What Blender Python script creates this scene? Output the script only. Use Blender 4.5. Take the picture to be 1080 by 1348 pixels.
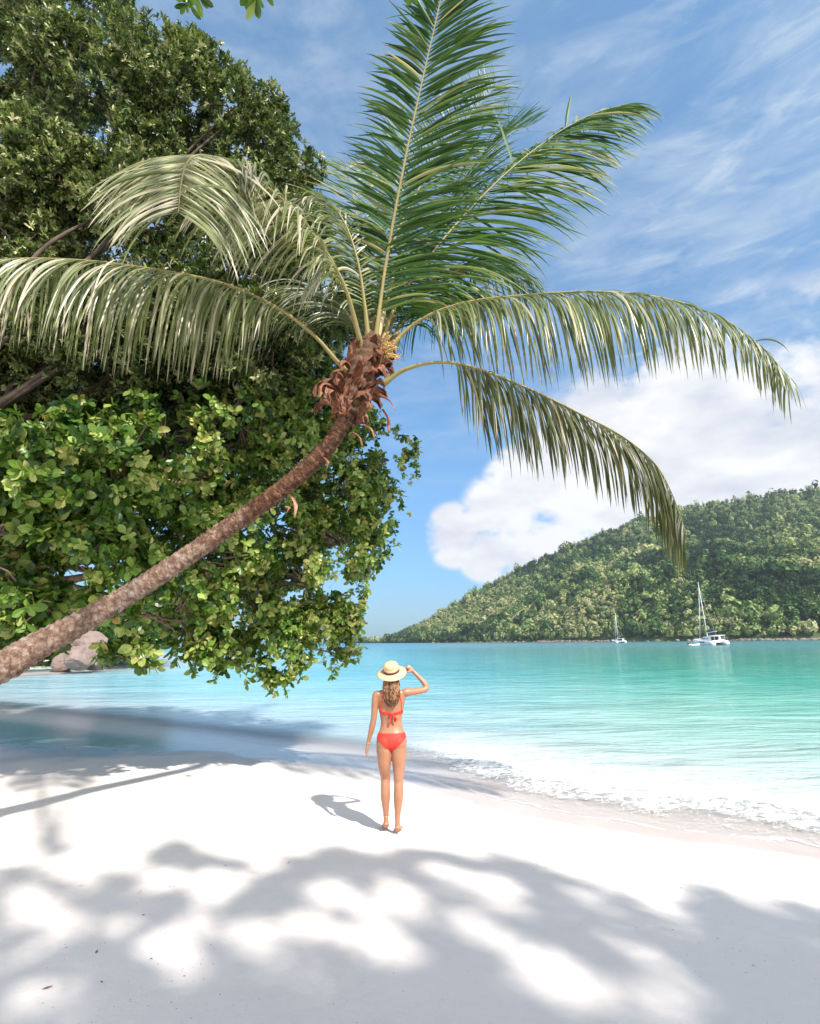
import bpy, bmesh, math, random
import numpy as np
from mathutils import Vector, Matrix, noise
from mathutils.bvhtree import BVHTree

for o in list(bpy.data.objects): bpy.data.objects.remove(o)
random.seed(7); rng = np.random.default_rng(7)
S = bpy.context.scene
COL = S.collection
PI = math.pi

# ------------------------------------------------------------------ camera
CAMZ = 2.04
FPX, W0, H0 = 720.0, 1080.0, 1348.0
PITCH = math.atan(171/FPX); ROLL = math.radians(0.6)
cp, sp = math.cos(PITCH), math.sin(PITCH)
Fv = np.array([0, cp, sp]); R0 = np.array([1., 0, 0]); U0 = np.array([0, -sp, cp])
Rv = R0*math.cos(ROLL) - U0*math.sin(ROLL); Uv = U0*math.cos(ROLL) + R0*math.sin(ROLL)
cam = bpy.data.cameras.new('camera'); co = bpy.data.objects.new('camera', cam); COL.objects.link(co)
cam.sensor_fit = 'HORIZONTAL'; cam.sensor_width = 24.0; cam.lens = 24.0*FPX/W0
cam.clip_start = 0.05; cam.clip_end = 20000
M = Matrix(((Rv[0], Uv[0], -Fv[0], 0), (Rv[1], Uv[1], -Fv[1], 0), (Rv[2], Uv[2], -Fv[2], CAMZ), (0, 0, 0, 1)))
co.matrix_world = M
S.camera = co
def ray(px, py): return Fv + Rv*((px-W0/2)/FPX) + Uv*((H0/2-py)/FPX)
def P(px, py, Y):
    d = ray(px, py); return np.array([0, 0, CAMZ]) + d*(Y/d[1])
def G(px, py, z=0.0):
    d = ray(px, py); return np.array([0, 0, CAMZ]) + d*((z-CAMZ)/d[2])

# ------------------------------------------------------------------ light + sky
S.view_settings.view_transform = 'Standard'; S.view_settings.look = 'None'
S.view_settings.gamma = 1; S.view_settings.exposure = 1.0
to_sun = Vector((0.584, -0.811, 1.0)).normalized()
sl = bpy.data.lights.new('sun', 'SUN'); sl.energy = 3.9; sl.angle = math.radians(1.35); sl.color = (1, .95, .88)
so = bpy.data.objects.new('sun', sl); COL.objects.link(so)
so.rotation_euler = to_sun.to_track_quat('Z', 'Y').to_euler(); so.location = (6, -8, 12)
wd = bpy.data.worlds.new("World"); S.world = wd; wd.use_nodes = True
wt = wd.node_tree; wt.nodes.clear()
def N(nt, t, **kw):
    n = nt.nodes.new(t)
    for k, v in kw.items():
        if k.startswith('in_'):
            key = k[3:]; key = int(key) if key.isdigit() else key.replace('_', ' ')
            n.inputs[key].default_value = v
        else: setattr(n, k, v)
    return n
def L(nt, a, b): nt.links.new(a, b)
def ramp(nt, fac, stops, interp='LINEAR'):
    r = nt.nodes.new('ShaderNodeValToRGB'); e = r.color_ramp.elements; r.color_ramp.interpolation = interp
    while len(e) < len(stops): e.new(0.5)
    for i, (p, c) in enumerate(stops):
        e[i].position = p; e[i].color = (c[0], c[1], c[2], 1) if hasattr(c, '__len__') else (c, c, c, 1)
    if fac is not None: L(nt, fac, r.inputs[0])
    return r
def mixc(nt, f, a, b, mode='MIX'):
    m = nt.nodes.new('ShaderNodeMix'); m.data_type = 'RGBA'; m.blend_type = mode
    for s, v in ((m.inputs[0], f), (m.inputs[6], a), (m.inputs[7], b)):
        if hasattr(v, 'is_linked'): L(nt, v, s)
        elif hasattr(v, '__len__'): s.default_value = (*v[:3], 1)
        else: s.default_value = v
    return m.outputs[2]
def mth(nt, op, a, b=None, c=None, clamp=False):
    m = nt.nodes.new('ShaderNodeMath'); m.operation = op; m.use_clamp = clamp
    for i, v in enumerate((a, b, c)):
        if v is None: continue
        if hasattr(v, 'is_linked'): L(nt, v, m.inputs[i])
        else: m.inputs[i].default_value = v
    return m.outputs[0]
def mrange(nt, v, a, b, c=0., d=1., smooth=True):
    m = nt.nodes.new('ShaderNodeMapRange'); m.interpolation_type = 'SMOOTHSTEP' if smooth else 'LINEAR'
    L(nt, v, m.inputs[0])
    for i, q in zip((1, 2, 3, 4), (a, b, c, d)): m.inputs[i].default_value = q
    return m.outputs[0]
def noise_n(nt, vec, scale, detail=4, rough=.5, dist=0):
    n = N(nt, 'ShaderNodeTexNoise'); n.inputs['Scale'].default_value = scale; n.inputs['Detail'].default_value = detail
    n.inputs['Roughness'].default_value = rough; n.inputs['Distortion'].default_value = dist
    if vec is not None: L(nt, vec, n.inputs['Vector'])
    return n.outputs['Fac']
def mapping(nt, vec, scale=(1, 1, 1), rot=(0, 0, 0), loc=(0, 0, 0)):
    m = N(nt, 'ShaderNodeMapping'); m.inputs['Scale'].default_value = scale; m.inputs['Rotation'].default_value = rot
    m.inputs['Location'].default_value = loc; L(nt, vec, m.inputs['Vector']); return m.outputs[0]

sky = N(wt, 'ShaderNodeTexSky', sky_type='NISHITA', sun_disc=False)
sky.sun_elevation = math.asin(to_sun.z); sky.sun_rotation = math.atan2(to_sun.x, to_sun.y)
sky.altitude = 0; sky.air_density = 1.0; sky.dust_density = 0.6; sky.ozone_density = 1.6
tc = N(wt, 'ShaderNodeTexCoord').outputs['Generated']
sep = N(wt, 'ShaderNodeSeparateXYZ'); L(wt, tc, sep.inputs[0])
def dirn(px, py): d = ray(px, py); return d/np.linalg.norm(d)
# cumulus bank over the hill
nz = noise_n(wt, mapping(wt, tc, (1, 1, 1.5)), 5.0, 9, .56, .3)
big = None
for (px, py, r) in [(1010, 640, .26), (1120, 620, .25), (850, 650, .2), (770, 650, .13), (600, 705, .055), (690, 640, .07), (930, 600, .20), (1080, 545, .14), (670, 680, .08), (640, 728, .05), (730, 725, .10)]:
    vd = N(wt, 'ShaderNodeVectorMath', operation='DISTANCE'); L(wt, tc, vd.inputs[0]); vd.inputs[1].default_value = dirn(px, py)
    m = mrange(wt, vd.outputs['Value'], r*1.25, r*.25, 0, 1, False)
    big = m if big is None else mth(wt, 'MAXIMUM', big, m)
nz2 = noise_n(wt, mapping(wt, tc, (1, 1, 1.3), (0, 0, 0), (.7, .2, .4)), 17.0, 7, .6, .2)
cum = mth(wt, 'ADD', mth(wt, 'ADD', big, mth(wt, 'MULTIPLY', mth(wt, 'SUBTRACT', nz, .5), 3.6)), mth(wt, 'MULTIPLY', mth(wt, 'SUBTRACT', nz2, .5), .9))
cmask = mrange(wt, cum, .05, .68)
cmask = mth(wt, 'MULTIPLY', cmask, mrange(wt, big, 0.0, .3))
cdet = noise_n(wt, mapping(wt, tc, (1, 1, 2.2), (0, 0, 0), (.3, .1, .05)), 6.0, 6, .55)
ccol = ramp(wt, cdet, [(.34, (3.3, 3.5, 3.95)), (.48, (4.1, 4.15, 4.4)), (.58, (4.7, 4.7, 4.8))]).outputs[0]
# thin high cloud
cir = noise_n(wt, mapping(wt, tc, (1.2, 1.0, 4.2), (0.35, -.55, 0.3)), 2.2, 8, .6, .8)
cir2 = noise_n(wt, mapping(wt, tc, (2, 1.0, 5.), (0.2, -.8, 0.2)), 4.5, 6, .62, .4)
cm = mth(wt, 'MULTIPLY', mrange(wt, cir, .34, .68), mrange(wt, cir2, .2, .72), clamp=True)
cm = mth(wt, 'MULTIPLY', cm, mrange(wt, sep.outputs['Z'], .16, .42))
cir3 = noise_n(wt, mapping(wt, tc, (1.0, 1.6, 6.5), (0.25, -.62, .1), (.4, 0, 0)), 5.5, 7, .62, .9)
cm = mth(wt, 'ADD', mth(wt, 'MULTIPLY', cm, .62), mth(wt, 'MULTIPLY', mth(wt, 'MULTIPLY', mrange(wt, cir3, .48, .72), mrange(wt, sep.outputs['X'], .0, .45)), .38), clamp=True)
behind = mth(wt, 'MULTIPLY', mrange(wt, sep.outputs['Y'], .1, -.35), mrange(wt, nz, .3, .6))  # unseen bright cloud added behind the camera to fill the shade with neutral light
skyc = mixc(wt, 1.0, sky.outputs[0], ramp(wt, sep.outputs['Z'], [(0, (.20, .38, .55)), (.12, (.34, .56, .76)), (.35, (.54, .82, .95)), (.8, (.94, 1.22, 1.22))]).outputs[0], 'MULTIPLY')
c1 = mixc(wt, cm, skyc, (3.0, 3.5, 4.05))
c1 = mixc(wt, mth(wt, 'MULTIPLY', behind, .8), c1, (8.4, 7.8, 7.4))
c2 = mixc(wt, cmask, c1, ccol)
bg = N(wt, 'ShaderNodeBackground'); bg.inputs['Strength'].default_value = 0.11
L(wt, c2, bg.inputs[0]); L(wt, bg.outputs[0], N(wt, 'ShaderNodeOutputWorld').inputs[0])

# ------------------------------------------------------------------ helpers
def tag(o, label=None, cat=None, group=None, kind=None):
    for k, v in (('label', label), ('category', cat), ('group', group), ('kind', kind)):
        if v: o[k] = v
    return o
def empty(name, loc=(0, 0, 0), rz=0):
    o = bpy.data.objects.new(name, None); COL.objects.link(o); o.location = loc; o.rotation_euler = (0, 0, rz)
    o.empty_display_size = .2; return o
def mk(name, V, F, mat, parent=None, attrs=None, smooth=True, local=False):
    V = np.asarray(V, np.float32).reshape(-1, 3).copy(); 
    if parent is not None and not local:
        p, off = parent, np.zeros(3)
        while p is not None: off += np.array(p.location); p = p.parent
        V -= off.astype(np.float32)
    me = bpy.data.meshes.new(name)
    if isinstance(F, np.ndarray):
        k = F.shape[1]; n = len(F)
        me.vertices.add(len(V)); me.vertices.foreach_set('co', V.ravel())
        me.loops.add(n*k); me.loops.foreach_set('vertex_index', F.astype(np.int32).ravel())
        me.polygons.add(n); me.polygons.foreach_set('loop_start', np.arange(n, dtype=np.int32)*k)
        me.polygons.foreach_set('loop_total', np.full(n, k, np.int32))
    else:
        me.from_pydata(V.tolist(), [], F)
    for k, a in (attrs or {}).items():
        a = np.asarray(a, np.float32)
        if a.ndim == 1:
            at = me.attributes.new(k, 'FLOAT', 'POINT'); at.data.foreach_set('value', a)
        else:
            at = me.attributes.new(k, 'FLOAT_COLOR', 'POINT')
            at.data.foreach_set('color', np.c_[a, np.ones(len(a))].astype(np.float32).ravel())
    me.update(calc_edges=True); me.validate()
    me.polygons.foreach_set('use_smooth', [smooth]*len(me.polygons))
    me.materials.append(mat)
    o = bpy.data.objects.new(name, me); COL.objects.link(o)
    if parent is not None: o.parent = parent
    return o
def nrm(a): a = np.asarray(a, float); return a/np.maximum(np.linalg.norm(a, axis=-1, keepdims=True), 1e-9)
def catmull(pts, n):
    p = np.asarray(pts, float); p = np.vstack([2*p[0]-p[1], p, 2*p[-1]-p[-2]]); m = len(p)-3
    out = []
    for t in np.linspace(0, m-1e-6, n):
        i = int(t); u = t-i; a, b, c, d = p[i:i+4]
        out.append(.5*((2*b)+(c-a)*u+(2*a-5*b+4*c-d)*u*u+(3*b-a-3*c+d)*u**3))
    return np.array(out)
class MB:
    """collects shapes into one mesh"""
    def __init__(s): s.v = []; s.f = []; s.n = 0
    def add(s, V, F):
        V = np.asarray(V, float).reshape(-1, 3); s.v.append(V); s.f += [tuple(int(i)+s.n for i in f) for f in F]; s.n += len(V)
    def tube(s, path, r, seg=8, cap=True, flat=None, ref=(0, 0, 1), jit=0):
        path = np.asarray(path, float); n = len(path); r = np.broadcast_to(r, (n,)) if np.ndim(r) < 2 else np.asarray(r)
        T = nrm(np.gradient(path, axis=0)); ref = np.array(ref, float)
        V = []
        a = np.linspace(0, 2*PI, seg, endpoint=False)
        for i in range(n):
            A = np.cross(T[i], ref); A = nrm(A) if np.linalg.norm(A) > 1e-3 else nrm(np.cross(T[i], (1, 0.01, 0)))
            B = np.cross(A, T[i])
            rx, ry = (r[i] if np.ndim(r[i]) else (r[i], r[i]))
            V.append(path[i] + np.outer(np.cos(a)*rx, A) + np.outer(np.sin(a)*ry, B))
        F = [(i*seg+j, i*seg+(j+1) % seg, (i+1)*seg+(j+1) % seg, (i+1)*seg+j) for i in range(n-1) for j in range(seg)]
        V = np.vstack(V)
        if cap: F += [tuple(range(seg))[::-1], tuple((n-1)*seg+j for j in range(seg))]
        s.add(V, F)
    def rings(s, rings, cap=True):
        seg = len(rings[0]); n = len(rings)
        F = [(i*seg+j, i*seg+(j+1) % seg, (i+1)*seg+(j+1) % seg, (i+1)*seg+j) for i in range(n-1) for j in range(seg)]
        if cap: F += [tuple(range(seg))[::-1], tuple((n-1)*seg+j for j in range(seg))]
        s.add(np.vstack(rings), F)
    def box(s, c, d, rz=0):
        x, y, z = np.array(d)/2
        V = np.array([(-x,-y,-z),(x,-y,-z),(x,y,-z),(-x,y,-z),(-x,-y,z),(x,-y,z),(x,y,z),(-x,y,z)])
        q = np.array([[math.cos(rz), -math.sin(rz), 0], [math.sin(rz), math.cos(rz), 0], [0, 0, 1]])
        s.add(V@q.T+np.array(c), [(0,3,2,1),(4,5,6,7),(0,1,5,4),(1,2,6,5),(2,3,7,6),(3,0,4,7)])
    def build(s, name, mat, parent=None, smooth=True, local=False):
        return mk(name, np.vstack(s.v), s.f, mat, parent, None, smooth, local)
def mat(name):
    m = bpy.data.materials.new(name); m.use_nodes = True; nt = m.node_tree
    b = nt.nodes['Principled BSDF']; return m, nt, b
def simple(name, c, rough=.6, var=.12, nscale=8, bump=0, spec=.4, metal=0):
    m, nt, b = mat(name); tcn = N(nt, 'ShaderNodeTexCoord').outputs['Object']
    f = noise_n(nt, tcn, nscale, 5)
    L(nt, mixc(nt, f, tuple(np.array(c)*(1-var)), tuple(np.minimum(np.array(c)*(1+var), 1))), b.inputs['Base Color'])
    b.inputs['Roughness'].default_value = rough; b.inputs['Specular IOR Level'].default_value = spec; b.inputs['Metallic'].default_value = metal
    if bump:
        bp = N(nt, 'ShaderNodeBump'); bp.inputs['Strength'].default_value = bump; bp.inputs['Distance'].default_value = .02
        L(nt, noise_n(nt, tcn, nscale*4, 6), bp.inputs['Height']); L(nt, bp.outputs[0], b.inputs['Normal'])
    return m
def leafmat(name, stops, rough=.38, trans=.3, spec=.5, tcol=(.25, .42, .04), spots=None):
    m, nt, b = mat(name)
    at = N(nt, 'ShaderNodeAttribute', attribute_name='rnd').outputs['Fac']
    r = ramp(nt, at, stops).outputs[0]
    pos = N(nt, 'ShaderNodeNewGeometry').outputs['Position']
    c = mixc(nt, mth(nt, 'MULTIPLY', noise_n(nt, pos, 1.3, 3), .5), r, tuple(np.array(stops[0][1])*.8))
    L(nt, c, b.inputs['Base Color']); b.inputs['Roughness'].default_value = rough; b.inputs['Specular IOR Level'].default_value = spec
    tr = N(nt, 'ShaderNodeBsdfTranslucent'); L(nt, mixc(nt, .5, r, tcol), tr.inputs[0])
    mx = N(nt, 'ShaderNodeMixShader'); mx.inputs[0].default_value = trans
    L(nt, b.outputs[0], mx.inputs[1]); L(nt, tr.outputs[0], mx.inputs[2]); L(nt, mx.outputs[0], nt.nodes['Material Output'].inputs[0])
    return m
def sstep(x, a, b): t = np.clip((x-a)/(b-a), 0, 1); return t*t*(3-2*t)

# smooth value noise on arrays
_perm = rng.random((64, 64))
def vn(x, y):
    xi = np.floor(x).astype(int); yi = np.floor(y).astype(int); fx = x-xi; fy = y-yi
    fx = fx*fx*(3-2*fx); fy = fy*fy*(3-2*fy)
    g = lambda a, b: _perm[a % 64, b % 64]
    return (g(xi, yi)*(1-fx)+g(xi+1, yi)*fx)*(1-fy)+(g(xi, yi+1)*(1-fx)+g(xi+1, yi+1)*fx)*fy
def fbm(x, y, o=4):
    s = 0; a = .5
    for i in range(o): s = s+a*vn(x*2**i+i*13.7, y*2**i+i*7.3); a *= .5
    return s

# ------------------------------------------------------------------ shoreline, beach, water
shore = np.array([(60, -38), (22, -10), (10, 1.0), tuple(G(1080, 1120)[:2]), tuple(G(860, 1090)[:2]), tuple(G(650, 1052)[:2]), tuple(G(470, 1000)[:2]),
                  tuple(G(250, 968)[:2]), tuple(G(0, 938)[:2]), (-19, 22), (-26, 30), (-29, 40), (-27, 50), (-34, 72), (-90, 150), (-420, 420), (-2500, 1500)])
SH = catmull(shore, 700)
def signed(x, y):
    q = np.c_[x.ravel(), y.ravel()]; out = np.empty(len(q)); A = SH[:-1]; B = SH[1:]; D = B-A; LL = (D**2).sum(1)
    for i in range(0, len(q), 4000):
        c = q[i:i+4000, None, :]
        t = np.clip(((c-A)*D).sum(2)/LL, 0, 1); pr = A+t[..., None]*D; d2 = ((c-pr)**2).sum(2)
        k = d2.argmin(1); r = np.arange(len(k)); dv = q[i:i+4000]-pr[r, k]
        out[i:i+4000] = np.sqrt(d2[r, k])*np.sign(D[k, 0]*dv[:, 1]-D[k, 1]*dv[:, 0])
    return out.reshape(x.shape)
def axis(lo, hi, n, c=0., tight=6.):
    u = np.linspace(-1, 1, n); a = np.sinh(u*tight)/math.sinh(tight)
    return np.where(a < 0, c+a*(c-lo), c+a*(hi-c))
xs = axis(-3500, 3500, 420, -1, 7.4); ys = axis(-60, 5500, 520, 7, 6.9)
ys = np.unique(np.concatenate([axis(-60, 5500, 420, 7, 7.4)]))
X, Y = np.meshgrid(xs, ys)
SD = signed(X, Y)   # + = land
def gridfaces(nx, ny):
    i = np.arange(nx-1)[None, :]+np.arange(ny-1)[:, None]*nx
    return np.stack([i, i+1, i+1+nx, i+nx], -1).reshape(-1, 4)
def sand_z(x, y, sd):
    z = np.where(sd > 0, .055*np.minimum(sd, 4)+.016*np.clip(sd-4, 0, 12), .055*np.maximum(sd, -8)+.03*np.clip(sd+8, -60, 0))
    z = z+np.clip(sd-26, 0, 60)*.12
    b = sstep(sd, .3, 2.5)
    z = z+b*((fbm(x*.9, y*.9)-.47)*.05+(fbm(x*4, y*4, 3)-.44)*.014)
    return z
SZ = sand_z(X, Y, SD)
m_sand, nt, b = mat('white_sand')
pos = N(nt, 'ShaderNodeNewGeometry').outputs['Position']
wet = N(nt, 'ShaderNodeAttribute', attribute_name='wet').outputs['Fac']
wn = mth(nt, 'ADD', wet, mth(nt, 'MULTIPLY', mth(nt, 'SUBTRACT', noise_n(nt, pos, 1.2, 4), .5), .35))
wetm = mrange(nt, wn, .35, .6)
dry = mixc(nt, noise_n(nt, pos, .7, 6, .6), (.74, .665, .62), (.88, .81, .75))
fl = noise_n(nt, pos, 55, 3, .6)
dry = mixc(nt, mrange(nt, fl, .68, .80), dry, (.47, .40, .36))
speck = mrange(nt, mth(nt, 'ADD', noise_n(nt, pos, 38, 2, .5), mth(nt, 'MULTIPLY', noise_n(nt, pos, .8, 2), .32)), .92, .95)
dry = mixc(nt, mth(nt, 'MULTIPLY', speck, .7), dry, (.16, .11, .08))
wetc = mixc(nt, noise_n(nt, pos, 2.0, 5), (.47, .40, .37), (.60, .53, .51))
shade_teal = N(nt, 'ShaderNodeAttribute', attribute_name='shade_teal').outputs['Fac']   # tree shade painted as teal colour into the wet sand on the left
wetc = mixc(nt, shade_teal, wetc, (.11, .19, .19))
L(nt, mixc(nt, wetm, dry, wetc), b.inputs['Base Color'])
L(nt, mrange(nt, wetm, 0, 1, .9, .22, False), b.inputs['Roughness'])
b.inputs['Specular IOR Level'].default_value = .35
bp = N(nt, 'ShaderNodeBump'); bp.inputs['Distance'].default_value = .02
hh = mth(nt, 'ADD', mth(nt, 'MULTIPLY', noise_n(nt, pos, 9, 5, .6), .8), mth(nt, 'MULTIPLY', noise_n(nt, pos, 90, 3, .6), .22))
L(nt, hh, bp.inputs['Height']); L(nt, mrange(nt, wetm, 0, 1, .5, .05, False), bp.inputs['Strength']); L(nt, bp.outputs[0], b.inputs['Normal'])
wetw = .55+1.3*sstep(-X, 0, 3)+2.6*sstep(-X, 3.5, 7)
WET = np.clip(1-SD/wetw, -1, 1)*.5+.5-.12
WET = np.where(SD < .2, 1, WET)
mk('beach', np.c_[X.ravel(), Y.ravel(), SZ.ravel()], gridfaces(len(xs), len(ys)), m_sand, attrs={'wet': WET.ravel(), 'shade_teal': (sstep(-X, 3.2, 6.2)*sstep(SD, .5, 1.6)*(1-sstep(SD, 2.8, 4.6))).ravel()})['kind'] = 'structure'

# water
xw = axis(-6000, 6000, 460, 0, 7.8); yw = axis(-60, 7500, 520, 8, 7.9)
XW, YW = np.meshgrid(xw, yw); SW = signed(XW, YW)
ZW = .012*np.sin(SW*2.1+fbm(XW*.3, YW*.3)*7)*sstep(-SW, .8, 3)*(1-sstep(-SW, 18, 40))
ZW += .02*(fbm(XW*.8, YW*1.3, 3)-.44)*sstep(-SW, .5, 3)
foamx = sstep(XW, -1.2, 1.6)
wob = SW+(fbm(XW*.8, YW*.8, 3)-.44)*1.0
ZW += .07*np.exp(-((wob+1.15)/.22)**2)*foamx+.03*np.exp(-((wob+2.6)/.35)**2)*foamx
ZW += .05*np.exp(-((wob+.55)/.13)**2)*sstep(-XW, .8, 2.2)*(1-sstep(-XW, 5.5, 7.5))
ZW = np.where(SW > .5, -.25*np.minimum(SW-.5, 2), ZW)
azim = XW/np.maximum(YW, 1)
lr = sstep(azim, -.05, .5)[..., None]
def cr(d, st):
    xs_ = [s[0] for s in st]; return np.stack([np.interp(d, xs_, [s[1][k] for s in st]) for k in range(3)], -1)
d = -SW
cR = cr(d, [(0, (.50, .49, .47)), (1.5, (.46, .50, .48)), (4, (.42, .54, .51)), (8, (.31, .52, .47)), (14, (.17, .45, .385)), (25, (.04, .34, .27)), (45, (.006, .25, .195)), (75, (.01, .21, .18)), (110, (.03, .19, .20)), (400, (.035, .17, .20))])
cL = cr(d, [(0, (.48, .48, .48)), (1.5, (.42, .48, .50)), (4, (.34, .48, .53)), (9, (.24, .48, .55)), (22, (.09, .36, .46)), (50, (.05, .27, .35)), (120, (.04, .20, .27)), (600, (.035, .16, .22))])
CW = cL*(1-lr)+cR*lr
m_water, nt, b = mat('sea_water')
pos = N(nt, 'ShaderNodeNewGeometry').outputs['Position']
wc = N(nt, 'ShaderNodeAttribute', attribute_name='wcol').outputs['Color']
sda = N(nt, 'ShaderNodeAttribute', attribute_name='sd').outputs['Fac']      # metres out from the water's edge
fx = N(nt, 'ShaderNodeAttribute', attribute_name='foamx').outputs['Fac']
patch = noise_n(nt, mapping(nt, pos, (.25, .8, 1), (0, 0, .25)), .35, 5, .6)
wcol = mixc(nt, mrange(nt, patch, .35, .7, 0, .45), wc, mixc(nt, 1, wc, (.45, .75, .78), 'MULTIPLY'))
strk = noise_n(nt, mapping(nt, pos, (.45, 2.4, 1), (0, 0, .08)), .9, 6, .62, .5)
wcol = mixc(nt, mth(nt, 'MULTIPLY', mrange(nt, strk, .52, .70), mrange(nt, sda, 2, 7, 0, .45)), wcol, (.50, .66, .64))
n1 = noise_n(nt, pos, 1.1, 5, .6, .6)
sdn = mth(nt, 'ADD', sda, mth(nt, 'MULTIPLY', mth(nt, 'SUBTRACT', n1, .5), 1.1))
def band(v, a, b_, c, d_): return mth(nt, 'MULTIPLY', mrange(nt, v, a, b_), mrange(nt, v, d_, c))
lace = noise_n(nt, mapping(nt, pos, (1, 1.4, 1)), 7, 7, .68, .9)
vor = N(nt, 'ShaderNodeTexVoronoi', feature='DISTANCE_TO_EDGE'); vor.inputs['Scale'].default_value = 4.5
dv = N(nt, 'ShaderNodeVectorMath', operation='ADD'); L(nt, pos, dv.inputs[0])
nc = N(nt, 'ShaderNodeTexNoise'); nc.inputs['Scale'].default_value = 4; L(nt, pos, nc.inputs['Vector'])
sc = N(nt, 'ShaderNodeVectorMath', operation='SCALE'); L(nt, nc.outputs['Color'], sc.inputs[0]); sc.inputs['Scale'].default_value = .55
L(nt, sc.outputs[0], dv.inputs[1]); L(nt, dv.outputs[0], vor.inputs['Vector'])
net = mrange(nt, vor.outputs['Distance'], .045, .0)
dense = mth(nt, 'MULTIPLY', band(sdn, .5, 1.0, 1.35, 2.3), mrange(nt, lace, .28, .62))
edge = band(sdn, .02, .07, .09, .17)
lacef = mth(nt, 'MULTIPLY', mth(nt, 'MULTIPLY', band(sdn, .05, .2, .8, 1.0), net), .6)
milky = mth(nt, 'MULTIPLY', band(sdn, 1.2, 1.6, 2.4, 4.4), mrange(nt, lace, .3, .75, .15, .55))
foam = mth(nt, 'MULTIPLY', mth(nt, 'ADD', mth(nt, 'ADD', dense, mth(nt, 'MULTIPLY', edge, .6)), mth(nt, 'ADD', lacef, milky), clamp=True), mrange(nt, fx, 0, 1, .12, 1))
L(nt, mixc(nt, foam, wcol, (.80, .80, .80)), b.inputs['Base Color'])
far = mrange(nt, sda, 20, 200)
L(nt, mth(nt, 'ADD', mth(nt, 'MULTIPLY', foam, .5), mrange(nt, far, 0, 1, .10, .22)), b.inputs['Roughness'])
b.inputs['IOR'].default_value = 1.33
al = mth(nt, 'MAXIMUM', mrange(nt, sda, .2, 2.2, .10, 1), foam)
al = mth(nt, 'MULTIPLY', al, mrange(nt, mth(nt, 'ADD', sda, mth(nt, 'MULTIPLY', mth(nt, 'SUBTRACT', n1, .5), 1.1)), -.02, .03))
L(nt, al, b.inputs['Alpha'])
w1 = noise_n(nt, mapping(nt, pos, (.5, 1.6, 1), (0, 0, .12)), 1.0, 7, .62, .3)
w2 = noise_n(nt, mapping(nt, pos, (.4, 1.5, 1), (0, 0, -.1)), .22, 5, .6, .2)
bp = N(nt, 'ShaderNodeBump'); bp.inputs['Distance'].default_value = .34
L(nt, mth(nt, 'ADD', w1, mth(nt, 'MULTIPLY', w2, 2.0)), bp.inputs['Height'])
L(nt, mth(nt, 'MULTIPLY', mrange(nt, sda, .3, 6, .1, .8), 1.0), bp.inputs['Strength']); L(nt, bp.outputs[0], b.inputs['Normal'])
keep = (SW < 1.5)
gf = gridfaces(len(xw), len(yw)); kf = keep.ravel()[gf].any(1)
mk('sea', np.c_[XW.ravel(), YW.ravel(), ZW.ravel()], gf[kf], m_water, attrs={'wcol': CW.reshape(-1, 3), 'sd': -SW.ravel(), 'foamx': foamx.ravel()})['kind'] = 'structure'

# ------------------------------------------------------------------ hill with forest
RX = [400, 470, 500, 513, 552, 591, 663, 710, 758, 841, 913, 980, 1080, 1200, 1400, 1700]
RY = [844, 842, 840, 835, 818, 794, 756, 733, 712, 680, 663, 650, 637, 622, 604, 594]
SHD = [1500, 1400, 1250, 1100, 920, 830, 740, 680, 620, 545, 495, 460, 430, 400, 380, 370]
npx = np.array(RX)
def hill(px, s):
    """px: image column, s: 0 shore .. 1 ridge .. 1.5 behind"""
    ds = np.interp(px, npx, SHD); rise = np.interp(px, npx, RY)
    dr = ds+np.interp(px, [400, 505, 600, 800, 1080, 1700], [60, 80, 260, 480, 620, 700])
    d0 = Fv[None]+np.outer((px.ravel()-540)/720, Rv)+np.outer((674-rise.ravel())/720, Uv)
    slope = (d0[:, 2]/d0[:, 1]).reshape(px.shape); az = (d0[:, 0]/d0[:, 1]).reshape(px.shape)
    H = slope*dr+CAMZ-9
    y = ds+(dr-ds)*s; x = az*y
    prof = np.where(s <= 1, np.power(np.clip(s, 0, 1), .85)*(1-.22*np.sin(np.clip(s, 0, 1)*PI)), 1-.8*(s-1))
    z = np.maximum(H, 1)*prof
    ridge = sstep(H, 10, 80)
    z = z+ridge*(fbm(x*.007+3, y*.004, 4)-.47)*95*np.sin(np.clip(s, 0, 1)*PI)
    # nearer spur
    sx, sy = 255., 640.
    g = np.exp(-(((x-sx)/105)**2+((y-sy)/80)**2)); z = z+26*g*sstep(s, 0, .15)
    g = np.exp(-(((x-430)/60)**2+((y-640)/70)**2)); z = z-14*g*sstep(s, 0, .15)
    return x, y, z
pxg, sg = np.meshgrid(np.linspace(400, 1700, 200), np.concatenate([[-.03, 0], np.linspace(.02, 1.5, 70)]))
hx, hy, hz = hill(pxg, np.maximum(sg, 0)); hz[0] = -6; hy[0] -= 8
hz = np.where(sg <= 0, np.minimum(hz, .3), hz)
m_hill = simple('hill_soil', (.06, .09, .03), .95, .4, .05)
mk('hill', np.c_[hx.ravel(), hy.ravel(), hz.ravel()], gridfaces(200, len(sg)), m_hill)['kind'] = 'structure'
m_forest = leafmat('forest_leaves', [(0, (.014, .036, .014)), (.3, (.06, .135, .04)), (.55, (.19, .29, .085)), (.8, (.38, .45, .16)), (1, (.50, .47, .25))], .7, .15, .12, (.1, .16, .03))
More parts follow.
